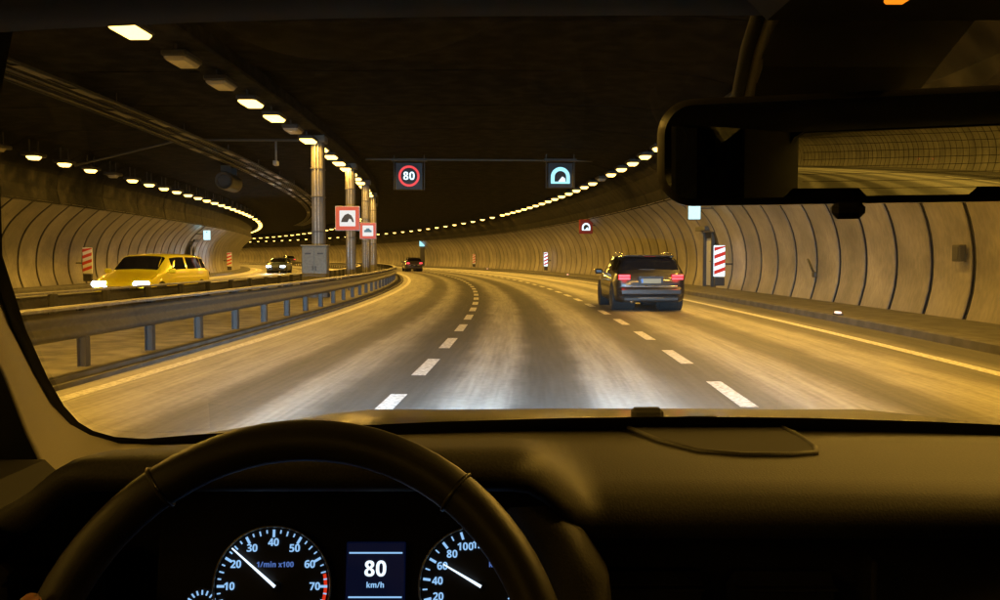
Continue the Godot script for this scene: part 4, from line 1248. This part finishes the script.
func build_instruments(car: Node3D, root: Vector3) -> void:
	var blue := glow(Color(0.60, 0.80, 1.0), 0.95)
	var dim := glow(Color(0.45, 0.62, 1.0), 0.45)
	var white := glow(Color(0.86, 0.93, 1.0), 1.5)
	var red := glow(Color(0.95, 0.22, 0.10), 0.75)
	var face := mat(lin(0.004, 0.004, 0.005), 0.6)
	var bezel := mat(lin(0.35, 0.32, 0.27), 0.3, 0.9)
	var tilt := Basis(Vector3.RIGHT, -0.20)
	var back := part("instrument_panel", boxm(Vector3(0.40, 0.19, 0.012), 0.004, Vector3.ZERO), M.black_matt, car)
	back.transform = Transform3D(tilt, Vector3(-0.112, 1.095, -0.806) + root)
	for d in [[-0.205, "tachometer_display"], [-0.020, "speedometer_display"]]:
		var tn := Node3D.new()
		tn.name = d[1]
		car.add_child(tn)
		tn.transform = Transform3D(tilt, Vector3(d[0], 1.105, -0.797) + root)
		var tach: bool = d[0] < -0.1
		var st := mb()
		ring_plate(st, 0.0, 0.052, 0, TAU, 48, 0.002)
		part("dial_face", done(st), face, tn)
		st = mb()
		var ring := []
		for k in 48: ring.append(Vector3(cos(TAU * k / 48) * 0.0528, sin(TAU * k / 48) * 0.0528, 0.002))
		tube(st, ring, 0.0011, 6, true)
		part("bezel", done(st), bezel, tn)
		# scale: 0 at -132 degrees from the top on the tachometer
		st = mb()
		var red_st := mb()
		var per := deg_to_rad(30.0) if tach else deg_to_rad(21.5)
		var majors := 9 if tach else 13
		for k in range(0, (majors - 1) * 4 + 1):
			var a := (PI / 2 + per * (4 - k / 4.0)) if tach else (PI + deg_to_rad(14.0) - per * (k / 4.0 - 1.0))
			var major := k % 4 == 0
			if not tach and k % 2 == 1: continue
			var len := 0.0066 if major else (0.0042 if k % 2 == 0 else 0.003)
			var wd := 0.0021 if major else 0.0011
			var dirv := Vector3(cos(a), sin(a), 0)
			var bt := Transform3D(Basis(Vector3.BACK, a), dirv * (0.0496 - len / 2) + Vector3(0, 0, 0.0012))
			box(st, Vector3.ZERO, Vector3(len, wd, 0.0008), 0.0, bt)
		part("scale_marks", done(st), blue, tn)
		if tach:
			ring_plate(red_st, 0.0466, 0.0494, -0.9, deg_to_rad(13.0), 12, 0.0006, Transform3D(Basis(), Vector3(0, 0, 0.0009)))
			part("red_zone", done(red_st), red, tn)
		for k in range(0, majors):
			var a := (PI / 2 + per * (4 - k)) if tach else (PI + deg_to_rad(14.0) - per * (k - 1.0))
			var num := part("numeral", text(str(k * 10) if tach else str(k * 20), 0.0066, 0.0006), blue, tn)
			var rr := 0.0385 if tach else 0.0365
			num.position = Vector3(cos(a) * rr * (1.0 if tach else 1.0), sin(a) * rr, 0.0012)
		var cap := part("caption", text("1/min x100" if tach else "km/h", 0.0028, 0.0005), dim, tn)
		cap.position = Vector3(0.002 if tach else 0.018, 0.019, 0.0012)
		var tip := Vector3(-0.040, 0.0335, 0) if tach else Vector3(-0.0385, 0.021, 0)
		if not tach: tip = Vector3(-0.034, 0.0195, 0)
		var na := tip.angle_to(Vector3.RIGHT)
		st = mb()
		var nl := tip.length()
		plate(st, PackedVector2Array([Vector2(0, -0.0013), Vector2(nl, -0.0005), Vector2(nl, 0.0005), Vector2(0, 0.0013)]), 0.001, Transform3D(Basis(Vector3.BACK, na), Vector3(0.003, 0.0, 0.0035)))
		part("needle", done(st), white, tn)
		st = mb()
		ring_plate(st, 0, 0.0045, 0, TAU, 16, 0.002, Transform3D(Basis(), Vector3(0.003, 0, 0.0028)))
		part("needle_hub", done(st), M.black_matt, tn)
	# small gauge at the far left
	var sg := Node3D.new()
	sg.name = "fuel_gauge_display"
	car.add_child(sg)
	sg.transform = Transform3D(tilt, Vector3(-0.268, 1.087, -0.795) + root)
	var gst := mb()
	ring_plate(gst, 0.0, 0.0165, 0, TAU, 24, 0.002)
	part("dial_face", done(gst), face, sg)
	gst = mb()
	for k in 7:
		var a := deg_to_rad(150 - k * 20)
		box(gst, Vector3.ZERO, Vector3(0.004, 0.0013, 0.0006), 0.0, Transform3D(Basis(Vector3.BACK, a), Vector3(cos(a), sin(a), 0) * 0.0125 + Vector3(0, 0, 0.001)))
	part("scale_marks", done(gst), blue, sg)
	# screen between the dials
	var sc := Node3D.new()
	sc.name = "display_screen"
	car.add_child(sc)
	sc.transform = Transform3D(tilt, Vector3(-0.112, 1.110, -0.797) + root)
	part("screen_panel", boxm(Vector3(0.0535, 0.068, 0.003), 0.001), glow(Color(0.015, 0.055, 0.17), 0.55), sc)
	part("screen_line", boxm(Vector3(0.048, 0.0013, 0.0006), 0.0, Vector3(0, 0.0245, 0.002)), blue, sc)
	part("screen_line", boxm(Vector3(0.048, 0.0013, 0.0006), 0.0, Vector3(0, -0.014, 0.002)), blue, sc)
	part("speed_number", text("80", 0.0135, 0.0006), white, sc).position = Vector3(0, 0.0105, 0.002)
	part("caption", text("km/h", 0.0042, 0.0006), blue, sc).position = Vector3(0, -0.0035, 0.002)
	part("caption", text("81", 0.0050, 0.0006), white, sc).position = Vector3(-0.019, -0.0205, 0.002)
	part("caption", text("120 km", 0.0050, 0.0006), white, sc).position = Vector3(0.012, -0.0205, 0.002)
	for x in [-1, 1]:
		var l := AreaLight3D.new()
		l.name = "instrument_light"
		l.area_size = Vector2(0.07, 0.05)
		l.area_normalize_energy = true
		l.light_color = Color(0.35, 0.6, 1.0)
		l.light_energy = 0.00012
		l.shadow_enabled = true
		l.position = Vector3(-0.112 + x * 0.09, 1.11, -0.79) + root
		l.rotation.y = PI
		car.add_child(l, true)
const WHEEL_C := Vector3(-0.140, 1.104, -0.585)
const WHEEL_TILT := 0.38
func wheel_frame() -> Transform3D:
	return Transform3D(Basis(Vector3.RIGHT, -WHEEL_TILT), WHEEL_C)
func build_wheel(car: Node3D, root: Vector3, leather: Material) -> void:
	var sw := Node3D.new()
	sw.name = "steering_wheel"
	car.add_child(sw)
	sw.transform = wheel_frame()
	sw.position += root
	var st := mb()
	var ring := []
	for k in 72: ring.append(Vector3(cos(TAU * k / 72) * 0.176, sin(TAU * k / 72) * 0.176, 0))
	tube(st, ring, 0.0152, 16, true)
	part("rim", done(st), leather, sw)
	for a in [deg_to_rad(52), deg_to_rad(126)]:
		st = mb()
		var c := Vector3(cos(a), sin(a), 0)
		var seam := []
		for k in 16:
			var t := TAU * k / 16
			seam.append(c * (0.176 + cos(t) * 0.0156) + Vector3(0, 0, sin(t) * 0.0156))
		tube(st, seam, 0.0016, 6, true)
		part("seam", done(st), mat(lin(0.05, 0.047, 0.04), 0.3), sw)
	for a in [deg_to_rad(-8), deg_to_rad(188), deg_to_rad(270)]:
		st = mb()
		var c := Vector3(cos(a), sin(a), 0)
		var p := Vector3(-c.y, c.x, 0)
		var rws := []
		for q in [[0.05, 0.03, -0.02], [0.11, 0.022, -0.012], [0.17, 0.026, 0.0]]:
			rws.append([c * q[0] - p * q[1] + Vector3(0, 0, q[2] - 0.008), c * q[0] - p * q[1] * 0.8 + Vector3(0, 0, q[2] + 0.006), c * q[0] + p * q[1] * 0.8 + Vector3(0, 0, q[2] + 0.006), c * q[0] + p * q[1] + Vector3(0, 0, q[2] - 0.008)])
		grid(st, rws)
		part("spoke", done(st), leather, sw)
	st = mb()
	lathe(st, [Vector2(0.0, 0.012), Vector2(0.04, 0.010), Vector2(0.055, 0.0), Vector2(0.058, -0.02), Vector2(0.05, -0.05), Vector2(0.03, -0.12), Vector2(0.0, -0.12)], 28)
	part("airbag_cover", done(st), leather, sw)

# ------------------------------------------------------------------ the driver's left hand on the wheel
func capsule(p: Vector3, a: Vector3, b: Vector3, ra: float, rb: float) -> float:
	var ab := b - a
	var t := clampf((p - a).dot(ab) / ab.length_squared(), 0.0, 1.0)
	return p.distance_to(a + ab * t) - lerpf(ra, rb, t)
func hand_field(p: Vector3, bones: Array) -> float:
	var palm := 1.0
	var best := 1.0
	for q in bones:
		var d := capsule(p, q[0], q[1], q[2], q[3])
		if q[4] == 0:
			var h := clampf(0.5 + 0.5 * (palm - d) / 0.010, 0.0, 1.0)
			palm = lerpf(palm, d, h) - 0.010 * h * (1.0 - h)
		else:
			best = minf(best, d)
	var k := 0.004
	var h2 := clampf(0.5 + 0.5 * (palm - best) / k, 0.0, 1.0)
	return lerpf(palm, best, h2) - k * h2 * (1.0 - h2)
func surface_nets(bones: Array, cell: float) -> ArrayMesh:
	var lo := Vector3.INF; var hi := -Vector3.INF
	for q in bones:
		for k in 2:
			lo = lo.min(q[k] - Vector3.ONE * (q[2 + k] + 3 * cell)); hi = hi.max(q[k] + Vector3.ONE * (q[2 + k] + 3 * cell))
	var n := Vector3i(((hi - lo) / cell).ceil()) + Vector3i.ONE
	var f := PackedFloat32Array(); f.resize(n.x * n.y * n.z)
	for z in n.z:
		for y in n.y:
			for x in n.x: f[x + n.x * (y + n.y * z)] = hand_field(lo + Vector3(x, y, z) * cell, bones)
	var at := {}
	var step := [1, n.x, n.x * n.y]
	for z in n.z - 1:
		for y in n.y - 1:
			for x in n.x - 1:
				var i := x + n.x * (y + n.y * z)
				var sum := Vector3.ZERO; var count := 0
				for ed in [[0, 1], [2, 3], [4, 5], [6, 7], [0, 2], [1, 3], [4, 6], [5, 7], [0, 4], [1, 5], [2, 6], [3, 7]]:
					var a: int = ed[0]; var b: int = ed[1]
					var fa := f[i + (a & 1) + ((a >> 1) & 1) * step[1] + (a >> 2) * step[2]]
					var fb := f[i + (b & 1) + ((b >> 1) & 1) * step[1] + (b >> 2) * step[2]]
					if (fa < 0) != (fb < 0):
						var t := fa / (fa - fb)
						sum += Vector3(a & 1, (a >> 1) & 1, a >> 2).lerp(Vector3(b & 1, (b >> 1) & 1, b >> 2), t)
						count += 1
				if count: at[i] = lo + (Vector3(x, y, z) + sum / count) * cell
	var st := mb()
	st.set_smooth_group(0)
	for i in at:
		for ax in 3:
			var j: int = i + step[ax]
			if j >= f.size() or (f[i] < 0) == (f[j] < 0): continue
			var u: int = step[(ax + 1) % 3]; var v: int = step[(ax + 2) % 3]
			if not (at.has(i - u) and at.has(i - v) and at.has(i - u - v)): continue
			if f[i] < 0: quad(st, at[i], at[i - v], at[i - u - v], at[i - u])
			else: quad(st, at[i], at[i - u], at[i - u - v], at[i - v])
	st.index()
	return done(st)
func build_hand() -> void:
	var a := deg_to_rad(157.0)
	var fr := wheel_frame()
	var c := fr * Vector3(cos(a) * 0.176, sin(a) * 0.176, 0)
	var O := fr.basis * Vector3(cos(a), sin(a), 0)
	var T := fr.basis * Vector3(sin(a), -cos(a), 0)       # up along the rim
	var N := fr.basis.z                                    # towards the driver
	var down := -T * 0.076 + O * 0.006
	var at := func(o: float, n: float, t: float) -> Vector3: return c + down + O * o + N * n + T * t
	var bones := []
	for k in 4:                                            # four fingers round the far side of the rim
		var t := 0.030 - 0.0195 * k
		var l: float = [0.95, 1.0, 0.96, 0.84][k]
		var r: float = [0.0088, 0.0091, 0.0088, 0.0079][k]
		var k0: Vector3 = at.call(0.030, -0.002, t)
		var k1: Vector3 = at.call(0.014 * l, -0.026 * l, t + 0.002)
		var k2: Vector3 = at.call(-0.014 * l, -0.024 * l, t + 0.003)
		var k3: Vector3 = at.call(-0.026 * l, -0.006, t + 0.003)
		bones.append([k0, k1, r * 1.08, r, 1]); bones.append([k1, k2, r, r * 0.93, 1]); bones.append([k2, k3, r * 0.93, r * 0.8, 1])
		bones.append([k0, at.call(0.040, 0.045, t * 0.7 - 0.006), r * 1.15, 0.013, 0])
	bones.append([at.call(0.036, 0.045, -0.006), at.call(0.044, 0.080, -0.022), 0.018, 0.019, 0])
	var th0: Vector3 = at.call(0.026, 0.040, 0.006)
	var th1: Vector3 = at.call(0.010, 0.030, 0.030)
	var th2: Vector3 = at.call(0.001, 0.0245, 0.052)
	bones.append([th0, th1, 0.0125, 0.0105, 0]); bones.append([th1, th2, 0.0105, 0.0088, 1])
	bones.append([th2, at.call(0.000, 0.0240, 0.067), 0.0090, 0.0074, 1])
	var skin := mat(lin(0.50, 0.28, 0.18), 0.55)
	skin.subsurf_scatter_enabled = true
	skin.subsurf_scatter_strength = 0.15
	var p := thing("person", "driver's left hand closed round the steering wheel rim, lower left corner", "person")
	var mesh := surface_nets(bones, 0.0034)
	part("hand", mesh, skin, p)
	var st := mb()
	var w0: Vector3 = at.call(0.044, 0.074, -0.020)
	var w1: Vector3 = at.call(0.05, 0.16, -0.10)
	var w2: Vector3 = at.call(0.03, 0.30, -0.20)
	tube(st, [w0, w0.lerp(w1, 0.1), w1, w2], [0.026, 0.032, 0.038, 0.048], 18)
	part("sleeve", done(st), mat(lin(0.02, 0.02, 0.025), 0.9), p)
